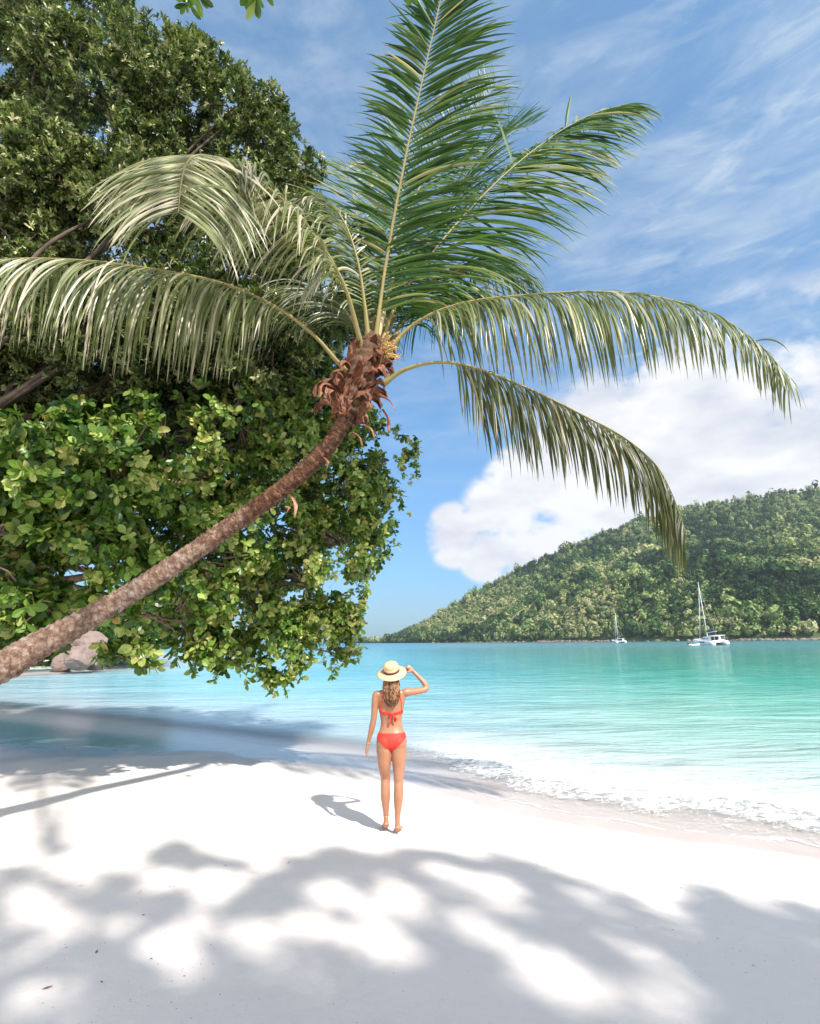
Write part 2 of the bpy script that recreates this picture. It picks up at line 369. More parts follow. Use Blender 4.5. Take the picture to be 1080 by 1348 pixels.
def forest():
    n = 19000
    # denser toward the shore (closer)
    px = rng.uniform(440, 1330, n); s = rng.uniform(0, 1, n)**1.1*1.12+.004
    x, y, z = hill(px, s)
    R = rng.uniform(2.0, 4.4, n)*(1+.8*(rng.random(n) > .94))*np.interp(px, [440, 560, 700], [.7, .75, 1])
    Hh = R*rng.uniform(.7, 1.7, n)
    R = np.where(s < .03, R*.8, R)*np.interp(s, [.7, .95], [1, .72])
    K = 56
    u = nrm(rng.normal(size=(n, K, 3))); u[..., 2] = np.abs(u[..., 2])*1.0-.25; u = nrm(u)
    # lobes
    lob = nrm(rng.normal(size=(n, 6, 3))); lob[..., 2] = np.abs(lob[..., 2])
    dd = np.einsum('nkc,nlc->nkl', u, lob).max(-1)
    rr = .72+.42*sstep(dd, .55, .95)+rng.normal(0, .05, (n, K))
    c = np.stack([x, y, z+Hh*.9], -1)[:, None]+u*rr[..., None]*np.stack([R, R, Hh], -1)[:, None]
    q = nrm(u+rng.normal(0, .45, u.shape)); a = nrm(np.cross(q, rng.normal(size=q.shape))); bb = np.cross(q, a)
    sz = (R[:, None]*rng.uniform(.16, .34, (n, K)))[..., None]
    V = np.stack([c-a*sz-bb*sz*.7, c+a*sz-bb*sz*.7, c+a*sz+bb*sz*.7, c-a*sz+bb*sz*.7], 2).reshape(-1, 3)
    F = np.arange(len(V)).reshape(-1, 4)
    big = fbm(x*.012, y*.012, 3)
    rc = np.clip(rng.normal(.42, .28, n)+(big-.45)*2.2, 0, 1)
    r = np.clip(np.repeat(rc, K)+rng.normal(0, .10, n*K), 0, 1); r = np.repeat(r, 4)
    # cores
    bm = bmesh.new(); bmesh.ops.create_icosphere(bm, subdivisions=1, radius=1); iv = np.array([v.co[:] for v in bm.verts]); jf = np.array([[v.index for v in f.verts] for f in bm.faces]); bm.free()
    CV = (np.stack([x, y, z+Hh*.75], -1)[:, None]+iv[None]*np.stack([R, R, Hh], -1)[:, None]*.72).reshape(-1, 3)
    CF = (jf[None]+np.arange(n)[:, None, None]*len(iv)).reshape(-1, 3)
    CF4 = np.c_[CF, CF[:, 2]]
    # trunks/low skirts are unseen under the canopy; join as one mass
    me_V = np.vstack([V, CV]); 
    o = mk('hillside_forest', V, F, m_forest, attrs={'rnd': r}, smooth=False)
    tag(o, 'dense tropical forest covering the whole hillside across the bay', 'forest', kind='stuff')
    o2 = mk('canopy', CV, CF, m_forest, parent=o, attrs={'rnd': np.repeat(rc*.6, len(iv))}, smooth=False)
forest()
m_rock = simple('granite', (.22, .16, .14), .85, .5, .6, 1.0)
def rockmesh(seed, sub=3):
    bm = bmesh.new(); bmesh.ops.create_icosphere(bm, subdivisions=sub, radius=1)
    r = random.Random(seed); off = Vector((r.uniform(0, 99), r.uniform(0, 99), r.uniform(0, 99)))
    planes = [(Vector((r.gauss(0, 1), r.gauss(0, 1), r.gauss(0, 1))).normalized(), r.uniform(.55, .85)) for _ in range(9)]
    for v in bm.verts:
        p = v.co.copy()
        for nn, dd in planes:
            e = p.dot(nn)-dd
            if e > 0: p -= nn*e*.85
        p += v.co*(noise.noise(v.co*1.6+off)*.18+noise.noise(v.co*5+off)*.06)
        v.co = p
    V = np.array([v.co[:] for v in bm.verts]); F = np.array([[v.index for v in f.verts] for f in bm.faces]); bm.free()
    return V, F
def shore_rocks():
    VV = []; FF = []; k = 0
    pool = [rockmesh(i, 2) for i in range(8)]
    for i in range(420):
        px = random.choice([random.uniform(560, 1300), random.uniform(700, 790), random.uniform(880, 1200)])
        x, y, z = hill(np.array([px]), np.array([0.0])); V, F = random.choice(pool)
        r = random.uniform(.7, 2.6); a = random.uniform(0, 6)
        q = np.array([[math.cos(a), -math.sin(a), 0], [math.sin(a), math.cos(a), 0], [0, 0, 1]])
        VV.append((V@q.T)*[r, r, r*.7]+[x[0], y[0]-random.uniform(0, 7), r*.2]); FF.append(F+k); k += len(V)
    o = mk('shore_rubble', np.vstack(VV), np.vstack(FF), m_rock, smooth=False)
    tag(o, 'pinkish rock rubble along the waterline at the foot of the hill', 'rocks', kind='stuff')
shore_rocks()

m_haze = bpy.data.materials.new('air'); m_haze.use_nodes = True; nt = m_haze.node_tree; nt.nodes.clear()
pv = N(nt, 'ShaderNodeVolumePrincipled'); pv.inputs['Color'].default_value = (.80, .90, 1, 1); pv.inputs['Density'].default_value = .00010; pv.inputs['Anisotropy'].default_value = .2
L(nt, pv.outputs[0], N(nt, 'ShaderNodeOutputMaterial').inputs['Volume'])
HB = MB(); HB.box((0, 3700, 196), (12400, 7800, 408)); HB.build('haze', m_haze, None, False)['kind'] = 'stuff'
# ------------------------------------------------------------------ leaves
def leaves_mesh(base, dr, up, ln, wd_, fold=.25, curl=.18, st=((0, .06), (.3, .55), (.62, 1.), (.88, .72), (1, .04))):
    """one mesh of leaf blades: folded along the midrib, curling toward the tip"""
    n = len(base); dr = nrm(dr); sd = nrm(np.cross(dr, up)); nn = np.cross(sd, dr)
    ln = ln[:, None]; wd_ = wd_[:, None]; curl = np.broadcast_to(curl, (n,))[:, None]
    V = []
    for s, w in st:
        mid = base+dr*ln*s-nn*curl*ln*s*s
        V += [mid-sd*wd_*w*.5+nn*fold*wd_*w*.5, mid, mid+sd*wd_*w*.5+nn*fold*wd_*w*.5]
    V = np.stack(V, 1); k = V.shape[1]
    f = []
    for i in range(len(st)-1):
        f += [(3*i, 3*i+1, 3*i+4, 3*i+3), (3*i+1, 3*i+2, 3*i+5, 3*i+4)]
    F = (np.array(f)[None]+np.arange(n)[:, None, None]*k).reshape(-1, 4)
    return V.reshape(-1, 3), F, k
def rosettes(tips, axis_, nl, ln, spread=1.0, jit=.25):
    """whorls of leaves at twig tips -> base, dir, up, length"""
    m = len(tips); a = nrm(axis_); t = nrm(np.cross(a, rng.normal(size=a.shape))); b2 = np.cross(a, t)
    ph = (np.arange(nl)[None]*2.4+rng.uniform(0, 6, (m, 1)))+rng.normal(0, .2, (m, nl))
    el = rng.uniform(.45, 1.25, (m, nl))*spread
    d_ = a[:, None]*np.cos(el)[..., None]+(t[:, None]*np.cos(ph)[..., None]+b2[:, None]*np.sin(ph)[..., None])*np.sin(el)[..., None]
    d_ = d_+rng.normal(0, jit*.4, d_.shape); d_[..., 2] -= .12
    base = tips[:, None]+a[:, None]*(rng.uniform(-.5, .15, (m, nl))*ln)[..., None]
    upv = nrm(a[:, None]+rng.normal(0, .25, d_.shape)+np.array([0, 0, .35]))
    l = ln*rng.uniform(.6, 1.15, (m, nl))
    return base.reshape(-1, 3), d_.reshape(-1, 3), upv.reshape(-1, 3), l.ravel()
def lobe_tips(lobes, dens, shell=(.55, 1.0), thr=.40, fs=1.3, hang=0., flat=.9):
    T = []; A = []
    for (c, r) in lobes:
        c = np.array(c); n = max(8, int(dens*r*r*4*PI)); u = nrm(rng.normal(size=(n, 3)))
        rad = rng.uniform(*shell, n)**.6
        lump = np.array([noise.noise(Vector(u[i]*1.9+c)) for i in range(n)])
        p = c+u*(rad*(1+.30*lump))[:, None]*np.array([r, r, r*flat])
        g = np.array([noise.noise(Vector(q*fs)) for q in p])*.5+.5
        k = g > thr; T.append(p[k]); A.append((u+np.array([0, 0, -hang]))[k])
    return np.vstack(T), np.vstack(A)+rng.normal(0, .35, (sum(map(len, T)), 3))
def limbs(o_name, start, ends, r0, m_, parent, root=None, seg=8):
    mb = MB()
    for e, r in ends:
        e = np.array(e, float); s0 = np.array(start, float); mid = s0+(e-s0)*.5+np.array([0, 0, .35])+rng.normal(0, .25, 3)
        q = catmull([s0, s0+(mid-s0)*.5+rng.normal(0, .12, 3), mid, mid+(e-mid)*.55+rng.normal(0, .12, 3), e], 22)
        mb.tube(q, np.linspace(r, r*.25, 22), seg)
    return mb.build(o_name, m_, parent)
def twigs(tips, centres, m_, parent, n=400, r=.008):
    mb = MB(); C_ = np.array(centres)
    for i in rng.choice(len(tips), min(n, len(tips)), replace=False):
        t = tips[i]; c = C_[((C_-t)**2).sum(1).argmin()]; k = t+(c-t)*rng.uniform(.5, .9)
        mid = (t+k)/2+rng.normal(0, .08, 3)
        mb.tube([k, mid, t], [r*2.2, r*1.5, r], 4, cap=False)
    o = mb.build('twigs', m_, parent); o['kind'] = 'stuff'; return o
def zbark(name, c1, c2, sc=6, bump=.8):
    m, nt, b = mat(name); pos = N(nt, 'ShaderNodeNewGeometry').outputs['Position']
    f = noise_n(nt, pos, sc, 7, .65, .4)
    L(nt, ramp(nt, f, [(.3, c1), (.7, c2)]).outputs[0], b.inputs['Base Color']); b.inputs['Roughness'].default_value = .9
    bp = N(nt, 'ShaderNodeBump'); bp.inputs['Strength'].default_value = bump; bp.inputs['Distance'].default_value = .03
    L(nt, noise_n(nt, pos, sc*4, 6, .7), bp.inputs['Height']); L(nt, bp.outputs[0], b.inputs['Normal']); return m
m_bark2 = zbark('dark_bark', (.05, .035, .025), (.14, .10, .075))
m_bark = zbark('grey_brown_bark', (.10, .065, .045), (.27, .20, .15))

# --- broad leaved tree, low over the water
m_broad = leafmat('broad_leaves', [(0, (.012, .04, .008)), (.3, (.045, .12, .015)), (.6, (.20, .33, .045)), (.9, (.54, .60, .18)), (1, (.45, .27, .06))], .36, .20, .42, (.25, .45, .04))
LB = [(120,725,7.8,.6),(150,700,8,.7),(90,700,7.6,.8),(20,690,7.4,.8),(60,770,7.6,.7),(445,650,9.3,.95),(455,720,9.3,.85),(400,765,9,1.0),(425,815,9,.62),(455,862,9,.26),(452,820,9,.35),(370,850,8.8,.62),(330,790,8.7,1.1),(300,855,8.5,.42),(350,690,8.8,1.2),
      (400,600,9,1.1),(505,610,9.5,.42),(485,650,9.4,.5),(490,690,9.3,.42),(532,600,9.5,.16),(470,560,9.5,.5),(368,890,8.8,.22),(385,875,8.8,.3),(260,740,8,1.1),(230,815,7.8,.62),(265,865,8,.28),(180,780,7.6,.85),(100,740,7.2,.95),(30,770,7,.8),
      (60,660,7,1.1),(0,620,6.8,1.1),(150,640,7.6,1.2),(240,620,8.4,1.2),(320,560,8.8,1.2),
      (410,520,9.3,.9),(220,580,8.5,1.0),(100,590,8,1.0),(-90,600,7,1.1),(-60,700,6.7,1.1),(120,820,7.3,.45),(185,850,7.5,.30),(60,800,7.2,.45),(-160,640,7,1.3)]
LBk = [(430,700,10.6,1.0),(380,620,10.6,1.4),(300,700,10.4,1.5),(200,660,10,1.6),(100,640,9.4,1.6),(0,640,9,1.6),(300,570,11,1.3),(150,590,10.4,1.3),(20,590,10,1.3),(350,780,10,1.0),(230,770,9.6,1.1),(-100,600,8.6,1.7)]
bt = empty('broadleaf_tree', (-8.6, 9.0, .25))
tag(bt, 'big bright green tree with broad rounded leaves drooping over the water behind the palm trunk', 'tree')
cb = [P(a, b_, c) for a, b_, c, r in LB]
LBs = [(P(a, b_, c), r*.86) for a, b_, c, r in LB]
t_, a_ = lobe_tips([q for q in LBs if q[0][0] <= -2.6], 54, (.42, 1.05), .51, 1.5, .35)
t2_, a2_ = lobe_tips([q for q in LBs if q[0][0] > -2.6], 95, (.42, 1.05), .47, 1.9, .5)
T1 = np.vstack([t_, t2_]); A1 = np.vstack([a_, a2_])
T2, A2 = lobe_tips([(P(a, b_, c+1.2), r*1.05) for a, b_, c, r in LBk], 17, (.3, 1.0), .2, 1.2)
TB = np.vstack([T1, T2]); AB = np.vstack([A1, A2])
print('broad rosettes', len(T1), len(T2))
def spray(px, py, Y, ln):
    p = P(px, py, Y); n_ = int(ln/.085); q = np.array([p+np.array([0, 0, -.085*i])+rng.normal(0, .035, 3)+np.array([.02*i*rng.normal(), 0, 0]) for i in range(n_)])
    return q
sp_ = [(358,880,8.8,.5),(372,885,8.8,.45),(385,870,8.8,.3),(445,850,9,.55),(460,830,9,.6),(470,800,9.1,.45),(300,860,8.6,.35),(285,870,8.6,.3),(262,862,8.2,.35),(322,865,8.7,.3),(410,850,9,.35),(428,860,9,.25),(548,575,9.5,.6),(530,600,9.5,.6),(515,640,9.5,.7),(520,690,9.5,.5),
       (500,700,9.4,.6),(490,740,9.3,.4),(480,760,9.2,.4),(508,620,9.5,.5),(545,590,9.5,.35),(205,858,7.7,.3),(150,850,7.4,.25),(130,845,7.3,.3),(85,838,7.1,.25),(235,850,7.9,.3),(180,870,7.5,.2),(345,860,8.8,.5),(395,850,8.9,.4),(500,560,9.6,.5),(525,560,9.6,.3),(475,780,9.2,.5),(455,780,9.2,.6)]
SPR = np.vstack([spray(*q) for q in sp_]+[spray(px+rng.normal(0, 9), py+rng.normal(0, 8), Y+rng.normal(0, .15), ln*.8) for px, py, Y, ln in sp_])
TB = np.vstack([TB, SPR]); AB = np.vstack([AB, np.tile([0, -.15, -1.], (len(SPR), 1))+rng.normal(0, .3, (len(SPR), 3))])
B_, D_, U_, Ln = rosettes(TB, AB, 8, .14)
Ln = Ln*np.repeat(np.interp(TB[:, 0], [-4.2, -2.2], [1.08, .72]), 8)*rng.choice([.7, .9, 1.05, 1.3], len(Ln))
V, F, k = leaves_mesh(B_, D_, U_, Ln, Ln*rng.uniform(.48, .66, len(Ln)), .22, rng.uniform(0, .35, len(Ln)))
hueb = np.repeat(np.clip(rng.normal(np.interp(TB[:, 0], [-5, -2], [.46, .62]), .23) + (rng.random(len(TB)) > .965)*.3, 0, 1), 8)
rn = np.clip(hueb+rng.normal(0, .12, len(Ln)), 0, .93); rn[rng.random(len(rn)) > .993] = 1
mk('foliage', V, F, m_broad, bt, {'rnd': np.repeat(rn, k)}, smooth=False)
limbs('branch', (-7.4, 9.0, 3.2), [(P(a, b_, c), r) for a, b_, c, r in [(215,570,8.3,.13),(330,520,9,.11),(420,640,9.3,.12),(400,770,9.1,.09),(140,680,7.6,.10),(60,600,7.2,.10),(250,770,8.2,.08),(20,700,7.0,.08),(440,860,9,.05),(300,850,8.5,.05)]], .1, m_bark, bt)
twigs(T1, cb, m_bark, bt, 700)
tb = MB(); tb.tube(catmull([(-8.6, 9, .0), (-8.5, 9, 1.2), (-8.1, 9.1, 2.4), (-7.4, 9.0, 3.2), (-6.9, 9.1, 4.4), (-6.7, 9.6, 6)], 40), np.linspace(.38, .16, 40)*(1+.05*np.sin(np.arange(40)*1.3)), 14)
tb.build('trunk', m_bark, bt)

# --- tall olive leaved tree behind
m_olive = leafmat('olive_leaves', [(0, (.010, .018, .006)), (.35, (.065, .11, .022)), (.7, (.28, .35, .09)), (1, (.72, .68, .38))], .36, .18, .45, (.2, .3, .04))
LU = [(60,40),(150,70),(235,110),(310,140),(350,170),(340,215),(30,255),(5,290),(60,300),(240,135),(215,100),(10,462),(60,466),(120,462),(170,466),(-30,466),(100,250),(60,520),(170,540),(290,530),(380,540),(-30,540),(0,500),(330,500),(385,265),(250,200),(150,150),(60,150),(0,100),(80,260),(180,270),(280,270),(360,300),(30,330),(120,350),(220,380),(320,390),(400,320),(-20,230),(0,430),(100,430),(200,450),(300,440),(60,-70),(-40,-30),(130,-20),(-90,120),(-100,330),(405,290),(270,90),(90,90),(385,230),(420,400),(360,450),(400,480),(250,430),(50,380),(150,440),(20,480),(200,500),(60,200),(0,170),(190,210),(330,330),(190,75),(255,75),(345,130),(0,20),(300,110),(410,220)]
RU = {(385,265): .75, (405,290): .6, (235,110): 1.0, (350,170): .8, (400,320): .8, (270,90): .7, (130,-20): .95, (310,140): .85, (150,70): 1.1, (385,230): .55, (190,75): .8, (255,75): .7, (345,130): .6, (300,110): .7, (410,220): .4}
ut = empty('tall_shore_tree', (-8.4, 7.4, .3))
tag(ut, 'tall dark olive tree with small narrow leaves rising above the palm fronds', 'tree')
lu = []
for i, q in enumerate(LU):
    lu.append((P(q[0], q[1], (7.9+(i*37 % 10)*.13) if q[1] < 470 else 10.), RU.get(q, 1.25)*(.75 if q[1] < 470 else .9)))
T3, A3 = lobe_tips(lu, 105, (.45, 1.0), .42, 1.5, -.35)
print('olive rosettes', len(T3))
B_, D_, U_, Ln = rosettes(T3, A3, 9, .108, .85)
V, F, k = leaves_mesh(B_, D_, U_, Ln, Ln*rng.uniform(.26, .38, len(Ln)), .3, rng.uniform(0, .3, len(Ln)), ((0, .08), (.35, .85), (.7, 1.), (1, .05)))
rn = np.clip(np.repeat(np.clip(rng.normal(.45, .25, len(T3)), 0, 1), 9)+rng.normal(0, .14, len(Ln)), 0, 1)
mk('foliage', V, F, m_olive, ut, {'rnd': np.repeat(rn, k)}, smooth=False)
limbs('branch', (-7.4, 7.8, 4.8), [(c, .055) for c, r in lu[::3] if c[2] > 5.6], .1, m_bark2, ut)
twigs(T3, [c for c, r in lu], m_bark2, ut, 700, .007)
tb = MB(); tb.tube(catmull([(-8.4, 7.4, .0), (-8.3, 7.5, 1.6), (-7.9, 7.6, 3.3), (-7.4, 7.8, 4.8), (-7.1, 8.0, 6.5), (-6.9, 8.2, 8)], 50), np.linspace(.42, .12, 50)*(1+.05*np.sin(np.arange(50)*1.1)), 14)
tb.build('trunk', m_bark2, ut)

# --- shade tree standing behind the photographer; its twigs hang in at the top and it shades the sand
st_ = empty('shade_tree', (7.5, -9.5, .3))
tag(st_, 'overhanging tree with leafy twig tips dangling in at the top edge of the sky', 'tree')
lit_ = [(300,1180,150,48,0),(430,1225,80,24,0),(200,1225,90,22,0),(62,1232,50,14,0),(235,1298,40,14,0),(25,1335,60,24,0),(690,1265,75,20,32),(640,1205,70,8,14),(850,1262,75,13,28),(920,1318,80,13,30),(770,1180,80,7,18),
        (540,1345,50,12,20),(360,1290,22,7,10),(480,1310,20,6,20),(640,1325,40,7,30),(150,1330,30,8,0),(800,1320,60,8,30),(260,1250,30,6,0),(980,1245,80,9,20),(1040,1300,60,10,25),(600,1150,28,6,0),(110,1175,28,8,0),(735,1335,50,12,32),(590,1285,30,9,20),(420,1300,30,10,0),(900,1215,60,6,18),(510,1180,30,8,0),(800,1230,50,6,24),(330,1320,25,8,0),(130,1280,20,6,0)]
sv = np.array(to_sun); lo = []
r7 = np.random.default_rng(21)
def inlit(px, py):
    for x, y, w, h, an in lit_:
        a0 = math.radians(an); u = (px-x)*math.cos(a0)+(py-y)*math.sin(a0); v = -(px-x)*math.sin(a0)+(py-y)*math.cos(a0)
        if (u/w)**2+(v/h)**2 < 1: return True
    return False
while len(lo) < 430:
    a_, b_ = r7.uniform(-250, 1300), r7.uniform(1100, 1520)
    if b_ < np.interp(a_, [-250, 0, 180, 230, 560, 800, 1080, 1300], [1070, 1105, 1125, 1120, 1112, 1155, 1195, 1220]) + 16*math.sin(a_*.045)+8*math.sin(a_*.11): continue
    if inlit(a_, b_): continue
    if noise.noise(Vector((a_*.014+b_*.012, b_*.04-a_*.008, 5))) < -.12: continue
    g = G(a_, b_, .2); hgt = r7.uniform(5.6, 10.0); lo.append((g+sv*(hgt/sv[2]), r7.uniform(.07, .20)))
for k_ in range(34):     # thin outer twigs: ragged edge of the shade
    a_ = r7.uniform(200, 1080); b_ = np.interp(a_, [200, 560, 800, 1080], [1128, 1112, 1150, 1190])+abs(r7.normal(0, 12))
    g = G(a_, b_, .2); lo.append((g+sv*(r7.uniform(6.2, 7.2)/sv[2]), r7.uniform(.05, .11)))
for k_ in range(16):
    g = G(r7.uniform(200, 400), r7.uniform(1140, 1215), .2); lo.append((g+sv*(7/sv[2]), r7.uniform(.04, .07)))
for px_, py_, D_, s_ in [(30,520,7.8,7.5),(110,510,8,7.5),(190,520,8.3,7.5),(270,510,8.6,7.2),(340,500,9,7.2),(80,560,8,7.5),(230,560,8.6,7.2),(160,470,9,7),(300,460,9.3,7)]:
    q = P(px_, py_, D_)+sv*s_; lo.append((q, .62))
for i in range(26):   # the rest of the crown, further back
    lo.append((np.array([rng.uniform(2.5, 12.5), rng.uniform(-15, -6.5), rng.uniform(6, 11)]), rng.uniform(1.2, 2.)))
T4, A4 = lobe_tips(lo, 8.5, (.2, 1.0), .2, 1.2)
for (a, b_, Y) in [(246, 2, 4.6), (258, -4, 4.6), (250, -16, 4.6), (337, -2, 4.5), (330, -14, 4.5), (345, -18, 4.4), (541, -10, 4.5)]:
    T4 = np.vstack([T4, P(a, b_, Y)]); A4 = np.vstack([A4, (0, -.1, -1.)])
B_, D_, U_, Ln = rosettes(T4, A4, 7, .19)
V, F, k = leaves_mesh(B_, D_, U_, Ln, Ln*rng.uniform(.34, .46, len(Ln)), .22, rng.uniform(0, .3, len(Ln)))
mk('foliage', V, F, m_broad, st_, {'rnd': np.repeat(np.clip(rng.normal(.4, .2, len(Ln)), 0, .95), k)}, smooth=False)
ends = [(c, .06) for c, r in lo[::11]]
limbs('branch', (7.0, -9.0, 5.2), ends, .1, m_bark, st_, seg=6)
mb = MB()
for (a, b_, Y) in [(250, -8, 4.6), (336, -10, 4.5), (541, -14, 4.5)]:
    e = P(a, b_, Y); mb.tube(catmull([(1.5, -1.2, 8.2), (e[0]*.5+.4, 2.0, e[2]+1.3), e+(0, -.6, .7), e], 24), np.linspace(.05, .006, 24), 6)
mb.build('branch', m_bark, st_)
tb = MB(); tb.tube(catmull([(7.5, -9.5, 0), (7.4, -9.4, 2), (7.1, -9.1, 4), (7, -9, 5.2), (7, -9.2, 7.5)], 30), np.linspace(.45, .22, 30), 14); tb.build('trunk', m_bark, st_)

# ------------------------------------------------------------------ palm
m_ptrunk, nt, b = mat('palm_bark')
pos = N(nt, 'ShaderNodeNewGeometry').outputs['Position']; al_ = N(nt, 'ShaderNodeAttribute', attribute_name='along').outputs['Fac']
rg = N(nt, 'ShaderNodeAttribute', attribute_name='ring').outputs['Fac']
f = noise_n(nt, pos, 14, 7, .7, .4)
cg = ramp(nt, f, [(.30, (.08, .045, .03)), (.46, (.27, .155, .10)), (.60, (.50, .37, .29)), (.75, (.70, .62, .56))]).outputs[0]
cb_ = ramp(nt, f, [(.30, (.022, .010, .006)), (.48, (.13, .052, .024)), (.70, (.46, .23, .12))]).outputs[0]
w = mrange(nt, mth(nt, 'ADD', al_, mth(nt, 'MULTIPLY', mth(nt, 'SUBTRACT', noise_n(nt, pos, 2.5, 4), .5), .5)), .38, .62)
c = mixc(nt, w, cg, cb_)
c = mixc(nt, mth(nt, 'MULTIPLY', mrange(nt, mth(nt, 'ADD', rg, mth(nt, 'MULTIPLY', f, .5)), .72, 1.15), .9), c, (.02, .010, .006))
lich = mth(nt, 'MULTIPLY', mrange(nt, noise_n(nt, pos, 5, 5, .7), .58, .66), mrange(nt, al_, .7, .2))
c = mixc(nt, mth(nt, 'MULTIPLY', lich, .5), c, (.62, .56, .52))
L(nt, c, b.inputs['Base Color']); b.inputs['Roughness'].default_value = .9
bp = N(nt, 'ShaderNodeBump'); bp.inputs['Strength'].default_value = 1; bp.inputs['Distance'].default_value = .07
L(nt, noise_n(nt, mapping(nt, pos, (1, 1, 1)), 22, 7, .75), bp.inputs['Height']); L(nt, bp.outputs[0], b.inputs['Normal'])
palm = empty('palm_tree', (-7.6, 4.4, .3))
tag(palm, 'coconut palm leaning in from the left with long feathery fronds and a shaggy brown crown', 'palm tree')
tp = catmull([(-7.6, 4.4, .1), (-6.6, 4.5, .7), (-5.2, 4.7, 1.35), P(-40, 895, 5.0), P(50, 850, 5.3), P(130, 806, 5.5), P(205, 760, 5.7), P(300, 695, 5.9), P(380, 637, 6.05), P(428, 592, 6.15), P(452, 556, 6.2), P(468, 520, 6.25), P(482, 480, 6.3), P(487, 455, 6.3)], 1300)
seg = 30; n = len(tp); Tn = nrm(np.gradient(tp, axis=0)); tt = np.linspace(0, 1, n)
arc = np.r_[0, np.cumsum(np.linalg.norm(np.diff(tp, axis=0), axis=1))]
rad = np.interp(tt, [0, .15, .27, .4, .6, .85, .93, 1], [.27, .165, .145, .110, .098, .096, .13, .13])
V = []; ringA = []; a = np.linspace(0, 2*PI, seg, endpoint=False)
for i in range(n):
    A = nrm(np.cross(Tn[i], (0, 0, 1))); B2 = np.cross(A, Tn[i])
    wv = arc[i]/.072+.55*np.array([noise.noise(Vector((math.cos(q)*1.2, math.sin(q)*1.2, arc[i]*1.2))) for q in a])*2
    saw = wv % 1.0; rough = np.array([noise.noise(Vector((math.cos(q)*4, math.sin(q)*4, arc[i]*9))) for q in a])
    fine = np.array([noise.noise(Vector((math.cos(q)*11, math.sin(q)*11, arc[i]*30))) for q in a])
    am = np.interp(tt[i], [0, .45, .75, 1], [.35, .6, 1.3, 1.7])
    r = .97*rad[i]*(1+.30*am*(saw**1.5-.5)+.14*am*rough+.07*am*fine)
    V.append(tp[i]+np.outer(np.cos(a)*r, A)+np.outer(np.sin(a)*r, B2)); ringA.append(np.clip((saw-.5)/.5, 0, 1)*min(1, .62+am*.35))
V = np.vstack(V); F = np.array([(i*seg+j, i*seg+(j+1) % seg, (i+1)*seg+(j+1) % seg, (i+1)*seg+j) for i in range(n-1) for j in range(seg)])
mk('trunk', V, F, m_ptrunk, palm, {'along': np.repeat(np.interp(tt, [.25, .5, .62, 1], [0, .42, .75, 1]), seg), 'ring': np.concatenate(ringA)})
m_sheath, nt, b = mat('dry_leaf_sheath')
us = N(nt, 'ShaderNodeAttribute', attribute_name='across').outputs['Fac']; pos = N(nt, 'ShaderNodeNewGeometry').outputs['Position']
wv_ = N(nt, 'ShaderNodeCombineXYZ'); L(nt, mth(nt, 'MULTIPLY', us, 9), wv_.inputs[0]); L(nt, noise_n(nt, pos, 6, 3), wv_.inputs[1])
fs_ = noise_n(nt, wv_.outputs[0], 2.2, 5, .7)
L(nt, ramp(nt, mth(nt, 'ADD', mth(nt, 'MULTIPLY', fs_, .6), mth(nt, 'MULTIPLY', noise_n(nt, pos, 5, 5), .4)), [(.36, (.04, .013, .007)), (.52, (.25, .09, .042)), (.68, (.62, .36, .23))]).outputs[0], b.inputs['Base Color'])
b.inputs['Roughness'].default_value = .55
bp = N(nt, 'ShaderNodeBump'); bp.inputs['Strength'].default_value = .8; bp.inputs['Distance'].default_value = .02; L(nt, fs_, bp.inputs['Height']); L(nt, bp.outputs[0], b.inputs['Normal'])
m_fibre = zbark('palm_fibre', (.06, .03, .018), (.24, .13, .075), 16, 1)
m_stalk = simple('frond_stalk', (.25, .21, .075), .45, .25, 5, .15)
m_leafG = leafmat('green_frond', [(0, (.008, .028, .006)), (.4, (.026, .085, .012)), (.8, (.12, .20, .03)), (1, (.40, .36, .16))], .42, .16, .3, (.25, .5, .05))
m_leafO = leafmat('olive_frond', [(0, (.03, .04, .012)), (.35, (.10, .135, .035)), (.7, (.24, .27, .10)), (1, (.64, .57, .42))], .36, .22, .6, (.35, .38, .06))
m_leafD = leafmat('dark_frond', [(0, (.012, .018, .010)), (.4, (.05, .065, .02)), (.8, (.13, .13, .045)), (1, (.30, .22, .13))], .4, .3, .45, (.4, .4, .06))
crown = P(487, 462, 6.3)
